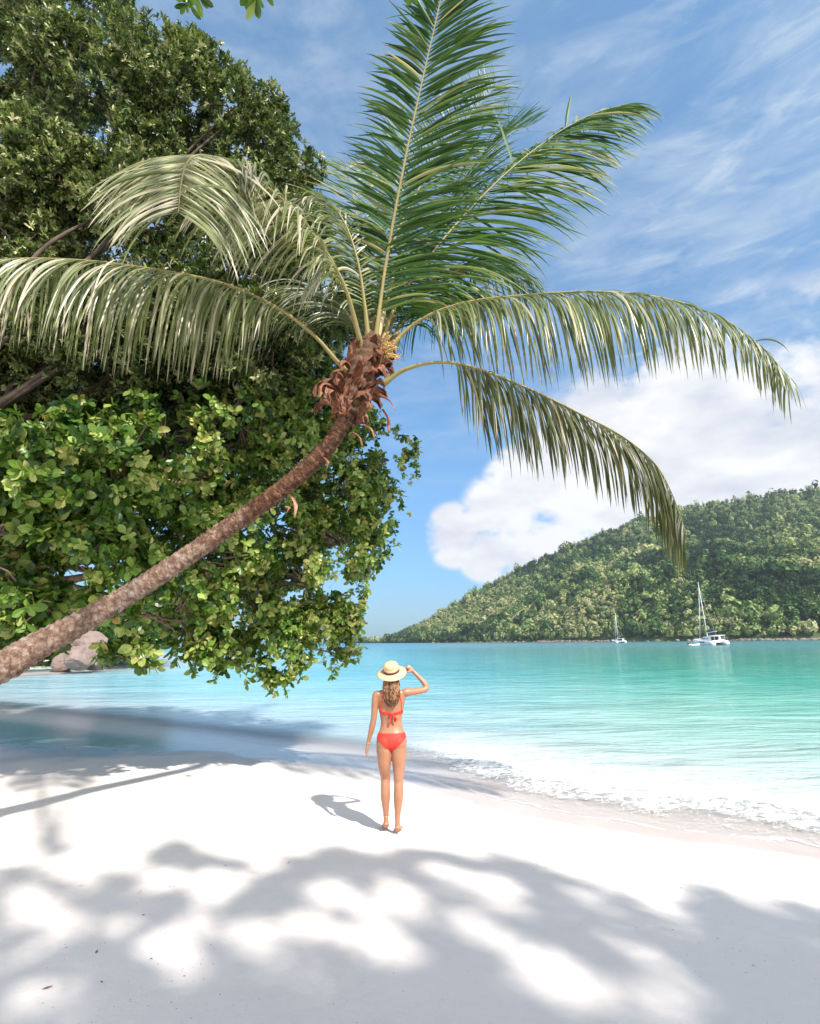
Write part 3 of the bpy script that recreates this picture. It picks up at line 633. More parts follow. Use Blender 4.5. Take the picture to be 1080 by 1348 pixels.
def frond(pts, Lmax, npair, m_leaf, droop=1.0, hint=(0, 0, 1), t0=.16, fold=.35, wdt=.042, seed=0, side_asym=(1, 1), fwd=(.35, 1.0), base_r=.035, lift=.15, tipf=.35, hue=.5, label=None, len_pts=None, stray=0.05):
    r_ = np.random.default_rng(seed+100)
    q = catmull([np.array(p) if len(p) == 3 and not isinstance(p, tuple) else P(*p) for p in pts], 120)
    T = nrm(np.gradient(q, axis=0)); hint = nrm(np.array(hint, float))
    mb = MB(); rr = np.interp(np.linspace(0, 1, 120), [0, .06, .2, 1], [base_r*1.6, base_r*1.1, base_r*.75, .004])
    mb.tube(q, np.stack([rr*1.0, rr*.75], 1), 8); st = mb.build('frond', m_stalk, palm)
    if label: st['label'] = label
    arc = np.r_[0, np.cumsum(np.linalg.norm(np.diff(q, axis=0), axis=1))]; arc /= arc[-1]
    ts = np.linspace(t0, .995, npair); K = 9
    Vs = []; Fs = []; Rn = []; k = 0
    for i, t in enumerate(ts):
        idx = np.searchsorted(arc, t); idx = min(idx, 119)
        p0 = q[idx]; Tt = T[idx]; Sd = nrm(np.cross(Tt, hint)); Nn = np.cross(Sd, Tt)
        lp = np.interp(t, [0, t0, .3, .5, .75, .9, 1], [.5, .55, .95, 1, .78, .55, tipf]) if len_pts is None else np.interp(t, *len_pts)
        for s_i, sd in enumerate((-1, 1)):
            if r_.random() < .035: continue
            ln = Lmax*lp*side_asym[s_i]*r_.uniform(.82, 1.1)
            ang = fwd[0]+(fwd[1]-fwd[0])*t+r_.normal(0, .07)
            d0 = Sd*sd*math.cos(ang)+Tt*math.sin(ang)+Nn*(lift+r_.normal(0, .09))
            if r_.random() < stray: d0 = d0+r_.normal(0, .35, 3)
            d0 = nrm(d0); dd = d0.copy(); p = p0+Sd*sd*.008; h = ln/K
            dr_ = droop*r_.uniform(.6, 1.4); tw = r_.normal(0, .45); cen = [p.copy()]; dirs = [dd.copy()]
            for j in range(K):
                g = dr_*(.10+.30*(j/K)**1.0)
                dd = nrm(dd+np.array([0, 0, -1])*g*(1 if droop > 0 else 0)); p = p+dd*h; dd = nrm(dd+r_.normal(0, .022, 3)); cen.append(p.copy()); dirs.append(dd.copy())
            w0 = wdt*r_.uniform(.8, 1.15)*(.6+.4*lp)
            verts = []
            for j in range(K+1):
                s = j/K; w_ = w0*np.interp(s, [0, .08, .3, .6, .85, 1], [.35, .7, 1, .85, .5, .05])
                wv = Tt*math.cos(tw)+Nn*math.sin(tw); wv = nrm(wv-dirs[j]*wv.dot(dirs[j])+1e-6); nn = np.cross(dirs[j], wv)*sd
                verts += [cen[j]-wv*w_*.5, cen[j]+nn*w_*fold*.5, cen[j]+wv*w_*.5]
            Vs.append(verts)
            for j in range(K):
                o_ = k+3*j; Fs += [(o_, o_+1, o_+4, o_+3), (o_+1, o_+2, o_+5, o_+4)]
            k += 3*(K+1)
            hv = np.clip(hue+r_.normal(0, .24), 0, 1)
            Rn.append(np.clip(hv+np.interp(np.repeat(np.arange(K+1)/K, 3), [0, .75, 1], [0, 0, .45 if r_.random() < .4 else .08]), 0, 1))
    mk('leaflets', np.array(Vs).reshape(-1, 3), np.array(Fs), m_leaf, st, {'rnd': np.concatenate(Rn)}, smooth=False)
    return st
B0 = tuple((488, 470, 6.3))
# long frond reaching out of the frame on the left
frond([(470, 500, 6.3), (446, 478, 6.15), (412, 440, 6.0), (360, 402, 5.8), (290, 372, 5.6), (200, 354, 5.4), (100, 342, 5.3), (0, 342, 5.3), (-90, 362, 5.3), (-150, 400, 5.3)], 1.25, 165, m_leafO, 1.5, (0, -.1, 1), .22, wdt=.031, seed=1, fwd=(.1, .8), lift=-.7, hue=.62, label='long pale frond reaching out of the picture on the left')
# frond arching up, left and toward the viewer
frond([(482, 480, 6.3), (472, 440, 6.1), (455, 380, 5.85), (425, 325, 5.6), (385, 275, 5.3), (335, 235, 5.0), (290, 210, 4.7), (262, 204, 4.4), (247, 213, 4.1), (239, 240, 3.85), (235, 280, 3.7)], 1.3, 185, m_leafO, .7, (.1, -.5, 1), .20, wdt=.032, seed=2, fwd=(.3, .45), lift=-.15, hue=.66, len_pts=([0, .2, .3, .5, .75, .9, 1], [.5, .7, 1, 1, .85, .72, .5]), label='frond arching over toward the viewer with a bleached drooping tip')
# tall upright frond, cut by the top of the frame
frond([(492, 470, 6.3), (499, 415, 6.2), (508, 350, 6.1), (522, 270, 5.9), (540, 180, 5.7), (560, 90, 5.5), (578, 10, 5.3), (592, -60, 5.1), (600, -120, 4.9)], 1.30, 180, m_leafG, .26, (-.25, -1, .1), .10, wdt=.047, seed=3, fwd=(.35, .95), lift=-.12, hue=.5, side_asym=(.8, 1.0), label='tallest upright green frond')
# frond up to the right
frond([(500, 460, 6.35), (520, 405, 6.4), (560, 345, 6.5), (610, 285, 6.6), (670, 225, 6.7), (730, 178, 6.8), (780, 150, 6.85), (828, 136, 6.9)], 1.55, 195, m_leafG, .40, (-.1, -.75, .6), .09, wdt=.048, seed=4, fwd=(.3, .9), lift=-.2, hue=.55, side_asym=(.75, 1.1), stray=.12)
# far frond pointing away over the right, its tip fanning out
frond([(498, 450, 6.4), (530, 370, 6.9), (580, 280, 7.6), (630, 210, 8.3), (668, 175, 8.9), (700, 165, 9.5)], 1.35, 105, m_leafG, .2, (0, -.2, 1), .2, wdt=.032, seed=5, fwd=(.2, .9), lift=.3, hue=.35)
# far frond to upper left, pale
frond([(488, 450, 6.45), (486, 400, 6.9), (480, 340, 7.5), (470, 285, 8.1), (462, 240, 8.8), (455, 215, 9.5)], 1.4, 95, m_leafG, .25, (0, -.3, 1), .2, wdt=.030, seed=6, fwd=(.25, .8), lift=.2, hue=.8)
# long frond to the right
frond([(505, 475, 6.3), (530, 440, 6.25), (565, 415, 6.2), (620, 397, 6.1), (700, 388, 6.0), (780, 384, 5.9), (860, 390, 5.8), (930, 410, 5.8), (990, 445, 5.8), (1040, 497, 5.8)], 1.25, 160, m_leafO, 1.2, (0, -.1, 1), .15, wdt=.030, seed=7, fwd=(.15, .9), lift=-.45, hue=.50, len_pts=([0, .17, .3, .5, .7, .85, 1], [.5, .7, 1, 1, .72, .5, .4]), label='long frond stretching right above the hill')
# lower right frond, bent, darker
frond([(505, 505, 6.3), (530, 488, 6.25), (565, 478, 6.2), (604, 479, 6.1), (650, 493, 6.0), (710, 518, 5.95), (770, 548, 5.9), (820, 575, 5.9), (862, 610, 5.9), (885, 650, 5.9), (903, 700, 5.9)], 1.15, 145, m_leafD, 1.0, (0, -.15, 1), .22, wdt=.029, seed=8, fwd=(.35, .95), lift=-.4, hue=.45, len_pts=([0, .24, .35, .5, .7, .88, 1], [.8, 1.1, 1.1, .9, .85, .7, .5]), label='lowest right frond, dark and sooty near its middle')
# hidden fronds behind, hanging to the left and right
frond([(480, 475, 6.5), (468, 430, 6.8), (445, 400, 7.2), (415, 388, 7.6), (385, 395, 8.0), (360, 420, 8.3)], 1.35, 110, m_leafO, 1.2, (0, -.2, 1), .2, wdt=.032, seed=9, hue=.35)
frond([(502, 462, 6.5), (530, 400, 6.9), (575, 365, 7.3), (625, 350, 7.7), (670, 360, 8.0), (700, 385, 8.3)], 1.35, 120, m_leafG, .8, (0, -.4, 1), .18, wdt=.034, seed=10, hue=.75)
frond([(505, 470, 6.5), (530, 425, 6.9), (565, 398, 7.3), (600, 392, 7.7), (640, 400, 8.2)], 1.3, 80, m_leafG, 1.2, (0, -.2, 1), .22, wdt=.04, seed=11, hue=.3)
frond([(490, 455, 6.5), (498, 380, 6.9), (530, 290, 7.3), (575, 210, 7.6), (620, 150, 7.9), (655, 110, 8.1)], 1.4, 120, m_leafG, .3, (.2, -.9, .3), .16, wdt=.036, seed=12, fwd=(.3, .9), hue=.4)
frond([(486, 460, 6.3), (480, 400, 6.2), (470, 340, 6.1), (452, 290, 6.05), (425, 262, 6.0), (395, 262, 5.95)], .8, 40, m_leafO, 1.2, (0, -.5, 1), .2, wdt=.036, seed=13, hue=.5)
# unopened spear
mb = MB(); q = catmull([P(494, 455, 6.3), P(503, 415, 6.3), P(515, 375, 6.3), P(528, 335, 6.35)], 20); mb.tube(q, np.interp(np.arange(20), [0, 5, 12, 19], [.05, .045, .03, .006]), 8); mb.build('spear_leaf', simple('spear', (.55, .42, .25), .5, .3, 9, .2), palm)
# husk core and curled dry sheaths
mb = MB(); mb.tube(catmull([P(458, 545, 6.22), P(468, 520, 6.25), P(480, 485, 6.3), P(490, 455, 6.3), P(493, 440, 6.3)], 40), np.interp(np.arange(40), [0, 6, 20, 30, 39], [.13, .18, .20, .17, .07])*(1+.08*np.sin(np.arange(40)*1.7)), 16); mb.build('fibre_core', m_fibre, palm)
ax = [P(458, 548, 6.22), P(470, 512, 6.26), P(484, 478, 6.3), P(490, 455, 6.3)]
def sheath(t, ang, ln, wdh, flare, curl, down=.6):
    c = catmull(ax, 50)[int(t*49)]; axd = nrm(ax[3]-ax[0]); A = nrm(np.cross(axd, (0, 1, 0.01))); B2 = np.cross(A, axd)
    out = A*math.cos(ang)+B2*math.sin(ang); sdv = np.cross(axd, out)
    p = c+out*random.uniform(.12, .17)-axd*.10+sdv*random.uniform(-.05, .05); d_ = nrm(axd+out*flare+sdv*random.uniform(-.7, .7)); V = []; U = []; K = 22; J = 10
    tw = random.uniform(-1.6, 1.6); ph = random.uniform(0, 9); off = Vector((ph*7, t*9, ang))
    for i in range(K+1):
        s = i/K; w_ = wdh*np.interp(s, [0, .25, .6, .85, 1], [.9, 1, .75, .42, .06])
        n_ = nrm(np.cross(sdv, d_)); s2 = nrm(sdv*math.cos(tw*s)+n_*math.sin(tw*s)); n2 = nrm(np.cross(s2, d_))
        for j in range(J+1):
            u = j/J*2-1; cr_ = -.30*(1-u*u)*w_
            fold_ = .10*w_*math.sin(u*6+ph+s*5)+.05*noise.noise(Vector((u*2.2, s*4, 0))+off)+.02*noise.noise(Vector((u*6, s*9, 0))+off)
            V.append(p+s2*u*w_*.5*(1+.25*noise.noise(Vector((s*5, u, 3))+off))+n2*(cr_+fold_)); U.append(u+ph)
        p = p+d_*ln/K; d_ = nrm(d_+out*curl*.05*(1+s)+np.array([0, 0, -1])*down*(.02+.20*s*s))
    F = [(i*(J+1)+j, i*(J+1)+j+1, (i+1)*(J+1)+j+1, (i+1)*(J+1)+j) for i in range(K) for j in range(J)]
    return V, F, U
for i in range(46):
    t = .0+.95*(i/46); ang = i*2.4+random.uniform(-.3, .3)
    V, F, U = sheath(t, ang, random.uniform(.26, .43), random.uniform(.14, .25), random.uniform(-.15, .22), random.uniform(-.2, .9), random.choice([.3, .8, 1.6, 2.6]))
    mk('leaf_sheath', V, np.array(F), m_sheath, palm, {'across': np.array(U)})
for i in range(12):     # loose strips torn and hanging on the lower right side
    t = random.uniform(.0, .5); ang = random.uniform(-.9, .9)
    V, F, U = sheath(t, ang, random.uniform(.35, .55), random.uniform(.07, .15), .6, .3, 3.5)
    mk('leaf_sheath', V, np.array(F), m_sheath, palm, {'across': np.array(U)})
for (a, b_, Y, dx, dz, ln) in [(480, 560, 6.15, .4, -.6, .30), (385, 655, 5.95, .15, -1, .22), (378, 668, 5.95, -.1, -.5, .12), (505, 540, 6.2, .2, -1, .3), (500, 520, 6.1, .6, -.7, .3), (428, 604, 6.05, .1, -1, .12), (465, 570, 6.1, .5, -.8, .22)]:
    mb = MB(); p0 = P(a, b_, Y); dd = np.array([dx, -.2, dz]); q = catmull([p0, p0+dd*ln*.5+(0.03, 0, .02), p0+dd*ln+(0.01, 0, -.02)], 10)
    mb.tube(q, np.stack([np.linspace(.045, .012, 10), np.linspace(.014, .004, 10)], 1), 6); mb.build('dry_strip', m_sheath, palm)
# flower stalks with small buds
m_bud = simple('palm_buds', (.52, .33, .12), .6, .3, 20)
for s_ in range(3):
    mb = MB(); p0 = P(500, 480-8*s_, 6.15)
    for i in range(12):
        e = p0+np.array([rng.uniform(.05, .26), rng.uniform(-.2, .1), rng.uniform(-.02, .24)]); mid = (p0+e)/2+(0, 0, .06)
        q = catmull([p0, mid, e], 8); mb.tube(q, .005, 4)
        for qq in q[3:]: mb.box(qq+rng.normal(0, .008, 3), (.012, .012, .016), rng.uniform(0, 3))
    mb.build('flower_stalk', m_bud, palm)
# ------------------------------------------------------------------ woman on the sand
m_skin, nt, b = mat('tanned_skin'); pos = N(nt, 'ShaderNodeNewGeometry').outputs['Position']
L(nt, mixc(nt, noise_n(nt, pos, 7, 4), (.31, .14, .075), (.42, .20, .115)), b.inputs['Base Color'])
b.inputs['Roughness'].default_value = .38; b.inputs['Subsurface Weight'].default_value = .12; b.inputs['Subsurface Radius'].default_value = (.02, .008, .004)
m_red = simple('red_swim_fabric', (.72, .035, .02), .65, .15, 40)
m_straw, nt, b = mat('straw'); pos = N(nt, 'ShaderNodeTexCoord').outputs['Object']
wv = N(nt, 'ShaderNodeTexWave', wave_type='RINGS', rings_direction='Z'); wv.inputs['Scale'].default_value = 28; wv.inputs['Distortion'].default_value = 1.2; L(nt, pos, wv.inputs['Vector'])
L(nt, mixc(nt, wv.outputs['Fac'], (.50, .33, .17), (.72, .54, .33)), b.inputs['Base Color']); b.inputs['Roughness'].default_value = .8
m_band = simple('hat_ribbon', (.10, .035, .02), .6)
m_gold = simple('bracelet_metal', (.7, .5, .25), .3, .1, 10, 0, .5, .8)
WX, WY = -.20, 6.12
foot = G(516, 1095, .12); WX, WY = foot[0], foot[1]
gz = float(sand_z(np.array([WX]), np.array([WY]), signed(np.array([WX]), np.array([WY])))[0])
wm = empty('person', (WX, WY, gz))
tag(wm, 'woman in red bikini and straw hat seen from behind, one hand raised to the brim', 'person')
o3 = lambda x, y, z: np.array([x, y, z], float)
bb_ = MB()
def loft(pts, seg=20, ref=(0, 1, 0)):     # pts: (x,y,z,rx,ry)
    a = np.array(pts, float); q = catmull(a, len(a)*5); bb_.tube(q[:, :3], q[:, 3:5], seg, True, None, ref)
# torso, horizontal slices
def slices(pts, seg=28):
    a = catmull(np.array(pts, float), len(pts)*5); th = np.linspace(0, 2*PI, seg, endpoint=False)
    bb_.rings([np.c_[r[0]+np.cos(th)*r[3], r[1]+np.sin(th)*r[4], np.full(seg, r[2])] for r in a])
slices([(0,.01,.80,.03,.04),(0,.0,.815,.10,.07),(0,-.008,.86,.158,.098),(0,-.006,.92,.160,.100),(0,0,.97,.146,.088),(-.002,.01,1.04,.118,.074),(-.004,.012,1.10,.114,.072),(-.004,.01,1.17,.125,.078),(-.003,.008,1.24,.138,.084),(0,.0,1.31,.150,.080),(0,-.005,1.37,.160,.068),(.0,-.006,1.405,.150,.055),(0,-.004,1.43,.09,.045),(0,0,1.445,.05,.045)])
loft([(0,.0,1.39,.056,.054),(0,.004,1.44,.046,.048),(0,.015,1.49,.044,.046),(0,.02,1.53,.046,.05)])
# buttocks
for sx in (-1, 1):
    th = np.linspace(0, PI, 12)
    cx = sx*.074; bb_.rings([np.c_[cx+np.cos(np.linspace(0, 2*PI, 20, endpoint=False))*.080*math.sin(t), -.048+np.sin(np.linspace(0, 2*PI, 20, endpoint=False))*.066*math.sin(t), np.full(20, .880+.082*math.cos(t))] for t in th[1:-1]])
    bx = sx*.062; bb_.rings([np.c_[bx+np.cos(np.linspace(0, 2*PI, 16, endpoint=False))*.056*math.sin(t), .075+np.sin(np.linspace(0, 2*PI, 16, endpoint=False))*.045*math.sin(t), np.full(16, 1.245+.06*math.cos(t))] for t in th[1:-1]])
# head
th = np.linspace(0, PI, 16)
bb_.rings([np.c_[np.cos(np.linspace(0, 2*PI, 24, endpoint=False))*.073*math.sin(t)*(1-.18*(t/PI)**3), .022+np.sin(np.linspace(0, 2*PI, 24, endpoint=False))*.092*math.sin(t), np.full(24, 1.575+.108*math.cos(t))] for t in th[1:-1]])
bb_.tube([o3(0,.108,1.60), o3(0,.125,1.575), o3(0,.134,1.553), o3(0,.112,1.545)], [.008,.011,.014,.01], 8)      # nose
bb_.tube([o3(-.024,.104,1.522), o3(0,.114,1.521), o3(.024,.104,1.522)], [.005,.009,.005], 8)                    # lips
for sx in (-1, 1): bb_.tube([o3(sx*.070,.012,1.60), o3(sx*.079,.008,1.585), o3(sx*.075,.012,1.555)], [.009,.013,.008], 8)
# legs (she rests on the forefeet, heels a little raised)
def leg(hx, kx, ax_, hy, ky, ay, sx, dz=0):
    loft([(hx*1.02,-.012,.90,.080,.088),(hx,-.012,.83,.083,.092),(hx*.98,hy,.74,.078,.084),(hx*.96+kx*.04,hy,.65,.067,.072),(kx,ky,.54,.053,.056),(kx,ky-.004,.49,.048,.050),(kx,ky-.014,.43,.050,.056),(kx*.98,ky-.018,.36,.052,.058),((kx+ax_)/2,ky-.01,.27,.042,.046),(ax_,ay,.17,.029,.033),(ax_,ay,.11+dz,.026,.032),(ax_,ay+.004,.075+dz,.029,.036)], 20)
    loft([(ax_,ay-.026,.040+dz,.026,.030),(ax_,ay-.006,.052+dz,.031,.032),(ax_+sx*.004,ay+.05,.048+dz*.5,.033,.024),(ax_+sx*.010,ay+.11,.026,.040,.019),(ax_+sx*.012,ay+.16,.017,.042,.014),(ax_+sx*.012,ay+.19,.014,.036,.010)], 16, (0, 0, 1))
    for k in range(5):
        tx = ax_+sx*(.012+(-.030+k*.015)); L_ = [.034, .034, .03, .026, .02][k]; r_ = [.012, .009, .008, .0075, .007][k]
        bb_.tube([o3(tx, ay+.175, .013), o3(tx, ay+.19+L_*.6, .013), o3(tx, ay+.19+L_, .010)], [r_, r_, r_*.7], 8)
leg(-.080,-.068,-.062,-.01,.03,.04,-1,.018)
leg(.078,.074,.062,-.02,-.03,-.04,1,.006)
# left arm hangs slightly away, hand relaxed
loft([(-.135,-.004,1.385,.040,.044),(-.165,-.004,1.365,.043,.046),(-.178,-.004,1.31,.040,.043),(-.184,-.002,1.22,.036,.038),(-.192,.0,1.13,.032,.035),(-.200,.004,1.09,.033,.034),(-.216,.012,1.02,.031,.032),(-.238,.022,.94,.024,.025),(-.255,.03,.875,.0195,.022),(-.262,.033,.845,.020,.026)], 16)
# hand: palm + four fingers + thumb
loft([(-.260,.032,.862,.017,.022),(-.266,.034,.83,.015,.033),(-.271,.034,.795,.014,.038),(-.273,.032,.765,.012,.036)], 14)
for k, (dy, ln, cu) in enumerate([(.026,.068,.10),(.009,.076,.16),(-.009,.071,.22),(-.025,.056,.28)]):
    b0 = o3(-.273, .033+dy, .772); pts = [b0+o3(0,0,.02), b0]; d_ = o3(-.02+.0*k, dy*.3, -1.); 
    for s_ in range(3): d_ = nrm(d_+o3(.22+cu*.7, 0, 0)); pts.append(pts[-1]+d_*ln/3*[1.2,1,.8][s_])
    bb_.tube(catmull(pts, 14), np.interp(np.arange(14), [0, 4, 13], [.0095, .009, .0065]), 8)
bb_.tube(catmull([o3(-.262,.048,.842), o3(-.262,.066,.815), o3(-.262,.074,.79), o3(-.260,.077,.768)], 14), np.interp(np.arange(14), [0, 13], [.013, .008]), 8)
# right arm raised, elbow out, hand on the brim
loft([(.120,-.004,1.385,.040,.042),(.160,-.002,1.392,.046,.044),(.215,.018,1.396,.040,.040),(.29,.052,1.402,.036,.037),(.355,.080,1.412,.034,.034),(.385,.095,1.428,.032,.032),(.378,.104,1.462,.031,.031),(.345,.112,1.505,.029,.030),(.292,.122,1.56,.023,.024),(.248,.128,1.603,.019,.021),(.228,.130,1.620,.018,.024)], 16, (0, 1, 0.01))
loft([(.246,.128,1.604,.017,.021),(.220,.128,1.624,.014,.030),(.190,.124,1.640,.013,.037),(.168,.118,1.648,.012,.036)], 14, (0, 0, 1))
for k, (dy, ln) in enumerate([(-.026,.056),(-.009,.068),(.009,.072),(.026,.066)]):
    b0 = o3(.172, .118+dy, 1.650); pts = [b0+o3(.02,0,-.008), b0]; d_ = o3(-1, dy*1.5, .22)
    for s_ in range(3): d_ = nrm(d_+o3(0, 0, -.2)); pts.append(pts[-1]+d_*ln/3*[1.2,1,.8][s_])
    bb_.tube(catmull(pts, 14), np.interp(np.arange(14), [0, 4, 13], [.0095, .009, .0065]), 8)
bb_.tube(catmull([o3(.215,.108,1.612), o3(.190,.092,1.605), o3(.165,.090,1.608), o3(.146,.093,1.617)], 14), np.interp(np.arange(14), [0, 13], [.013, .008]), 8)
raw = mk('raw', np.vstack(bb_.v), bb_.f, m_skin)
md = raw.modifiers.new('r', 'REMESH'); md.mode = 'VOXEL'; md.voxel_size = .0055; md.use_smooth_shade = True
md = raw.modifiers.new('s', 'SMOOTH'); md.iterations = 3; md.factor = .5
dg = bpy.context.evaluated_depsgraph_get(); ev = raw.evaluated_get(dg); bme = bpy.data.meshes.new_from_object(ev)
bme.name = 'body'; bpy.data.objects.remove(raw)
bme.materials.clear(); bme.materials.append(m_skin)
body = bpy.data.objects.new('body', bme); COL.objects.link(body); body.parent = wm
BV = np.array([v.co[:] for v in bme.vertices]); BN = np.array([v.normal[:] for v in bme.vertices])
BF = [tuple(p.vertices) for p in bme.polygons]
def cloth(name, test, off=.004):
    ok = test(BV); fs = [f for f in BF if all(ok[i] for i in f)]
    idx = sorted({i for f in fs for i in f}); mp = {j: k for k, j in enumerate(idx)}
    fs = [tuple(mp[i] for i in f) for f in fs]; Vi = BV[idx]-BN[idx]*.002; Vo = BV[idx]+BN[idx]*off; n_ = len(idx)
    ed = {}
    for f in fs:
        for a_, b2_ in zip(f, f[1:]+f[:1]): ed[(a_, b2_)] = 1
    side = [(a_, b2_) for (a_, b2_) in ed if (b2_, a_) not in ed]
    F = [tuple(i+n_ for i in f) for f in fs]+[(a_, b2_, b2_+n_, a_+n_) for a_, b2_ in side]
    return mk(name, np.vstack([Vi, Vo]), F, m_red, wm, local=True)
ax_ = lambda v: np.abs(v[:, 0])
cloth('bikini_bottom', lambda v: (ax_(v) < .19) & (v[:, 2] < .985-.05*(v[:, 1] > 0)) & (v[:, 2] > np.where(v[:, 1] < .0, .812, .82)+np.clip(ax_(v)/np.where(v[:, 1] < 0, .165, .15), 0, 1.1)**np.where(v[:, 1] < 0, 1.35, 1.0)*.135-.02*(ax_(v) < .02)))
cloth('bikini_top', lambda v: (ax_(v) < .145) & (((v[:, 1] <= .03) & (np.abs(v[:, 2]-1.195+ .02*(1-ax_(v)/.13)) < .017)) | ((v[:, 1] > .03) & (v[:, 2] > 1.178) & (v[:, 2] < 1.205+np.clip(.095-1.5*np.abs(ax_(v)-.062), 0, .1)))))
bvh = BVHTree.FromPolygons([tuple(v) for v in BV], BF)
def onbody(pts, off=.004):
    out = []
    for p in pts:
        loc, nn, i, d_ = bvh.find_nearest(Vector(p)); out.append(np.array(loc)+np.array(nn)*off)
    return np.array(out)
for sx in (-1, 1):
    mb = MB(); mb.tube(onbody(catmull([(sx*.122,-.05,1.20), (sx*.115,-.07,1.30), (sx*.07,-.06,1.40), (sx*.03,-.05,1.45), (0,-.05,1.46)], 30)), .0035, 6); mb.build('neck_string', m_red, wm, local=True)
mb = MB()
mb.tube([o3(.02,-.085,1.178), o3(.035,-.105,1.165), o3(.045,-.10,1.13), o3(.04,-.09,1.10)], [(.012,.006),(.020,.007),(.021,.006),(.008,.004)], 10)
mb.tube([o3(.0,-.085,1.178), o3(-.008,-.10,1.15), o3(-.012,-.092,1.11), o3(-.014,-.088,1.075)], [(.006,.005),(.009,.004),(.010,.004),(.009,.003)], 10)
mb.tube([o3(-.02,-.088,1.178), o3(.03,-.088,1.174)], [.012, .012], 10)
mb.build('bow_knot', m_red, wm, local=True)
# hat, tipped back
HR = Matrix.Rotation(math.radians(24), 3, 'X') @ Matrix.Rotation(math.radians(-5), 3, 'Y')
def lathe(prof, seg=48, c=(0, 0, 0), oval=1.08, wob=.0):
    th = np.linspace(0, 2*PI, seg, endpoint=False); R_ = []
    for r, z in prof: R_.append(np.c_[np.cos(th)*r, np.sin(th)*r*oval, np.full(seg, z)+wob*np.sin(th*2+.6)*max(0, r-.09)*6])
    V = np.vstack(R_)@np.array(HR).T+np.array(c); n_ = len(prof)
    return V, [(i*seg+j, i*seg+(j+1) % seg, (i+1)*seg+(j+1) % seg, (i+1)*seg+j) for i in range(n_-1) for j in range(seg)]
HC = (0, .004, 1.618)
mb = MB(); V, F = lathe([(.088,-.006),(.12,-.012),(.150,-.020),(.165,-.026),(.166,-.021),(.150,-.014),(.12,-.006),(.090,.001),(.086,.03),(.083,.06),(.076,.082),(.06,.094),(.03,.100),(.002,.101)], c=HC, wob=.012); mb.add(V, F)
hat = mb.build('straw_hat', m_straw, wm, local=True)
mb = MB(); V, F = lathe([(.0895,.002),(.092,.003),(.0885,.026),(.0865,.026)], c=HC); mb.add(V, F); mb.build('hat_band', m_band, hat, local=True)
# hair: wavy locks over a base volume
m_hair = []
for nm, c1, c2 in (('hair_brown', (.05, .018, .008), (.15, .06, .025)), ('hair_gold', (.20, .085, .032), (.40, .20, .09))):
    m, nt, b = mat(nm); pos = N(nt, 'ShaderNodeNewGeometry').outputs['Position']
    L(nt, mixc(nt, noise_n(nt, mapping(nt, pos, (1, 1, .25)), 60, 4), c1, c2), b.inputs['Base Color']); b.inputs['Roughness'].default_value = .4; m_hair.append(m)
mb = MB(); mb.tube(catmull([o3(0,.01,1.60), o3(0,-.025,1.56), o3(0,-.062,1.47), o3(.004,-.082,1.38), o3(.004,-.085,1.30), o3(.006,-.083,1.255)], 24), np.stack([np.interp(np.arange(24), [0,6,12,18,23], [.074,.086,.090,.080,.035]), np.interp(np.arange(24), [0,6,12,18,23], [.085,.06,.035,.026,.012])], 1), 18, ref=(0, 1, 0))
hair = mb.build('hair', m_hair[0], wm, local=True)
for i in range(84):
    u = random.uniform(-1, 1); x0 = u*.080; ln = random.uniform(.8, 1.0)*(1-.28*abs(u)**2); ph = random.uniform(0, 6); ph2 = random.uniform(0, 6)
    pts = []
    for j in range(26):
        s = j/25*ln; z = 1.572-s*.345; back = -.105*math.sqrt(max(0, 1-(.8*u)**2))*np.interp(s, [0, .2, .5, 1], [.72, .86, 1.05, 1.02])-.012
        pts.append(o3(x0*np.interp(s, [0, .3, .7, 1], [.85, 1.15, 1.1, .6])+.010*math.sin(s*19+ph)*s**.4+.01*s, back+.008*math.sin(s*17+ph2)*s**.4, z))
    mb = MB(); mb.tube(pts, np.stack([np.interp(np.arange(26), [0, 6, 18, 25], [.006, .0085, .0075, .0015]), np.interp(np.arange(26), [0, 6, 18, 25], [.004, .0055, .005, .001])], 1), 5)
    mb.build('lock', m_hair[1 if random.random() < .55 else 0], hair, local=True)
th = np.linspace(0, 2*PI, 24); mb = MB(); mb.tube(np.c_[-.254+np.cos(th)*.025, .03+np.sin(th)*.027, .872+np.cos(th)*.006], .003, 6, cap=False); mb.build('bracelet', m_gold, wm, local=True)
mb = MB(); mb.tube(np.c_[-.062+np.cos(th)*.031, .04+np.sin(th)*.036, .155+np.sin(th)*.004], .0025, 6, cap=False); mb.build('anklet', m_gold, wm, local=True)
m_eye = simple('eyes', (.05, .03, .02), .2, .1, 5)
for sx in (-1, 1):
    bm = bmesh.new(); bmesh.ops.create_uvsphere(bm, u_segments=12, v_segments=8, radius=.011)
    me_ = bpy.data.meshes.new('eye'); bm.to_mesh(me_); bm.free(); me_.materials.append(m_eye); e = bpy.data.objects.new('eye', me_); COL.objects.link(e); e.parent = wm; e.location = (sx*.03, .099, 1.583)
wm.rotation_euler = (0, 0, 0)

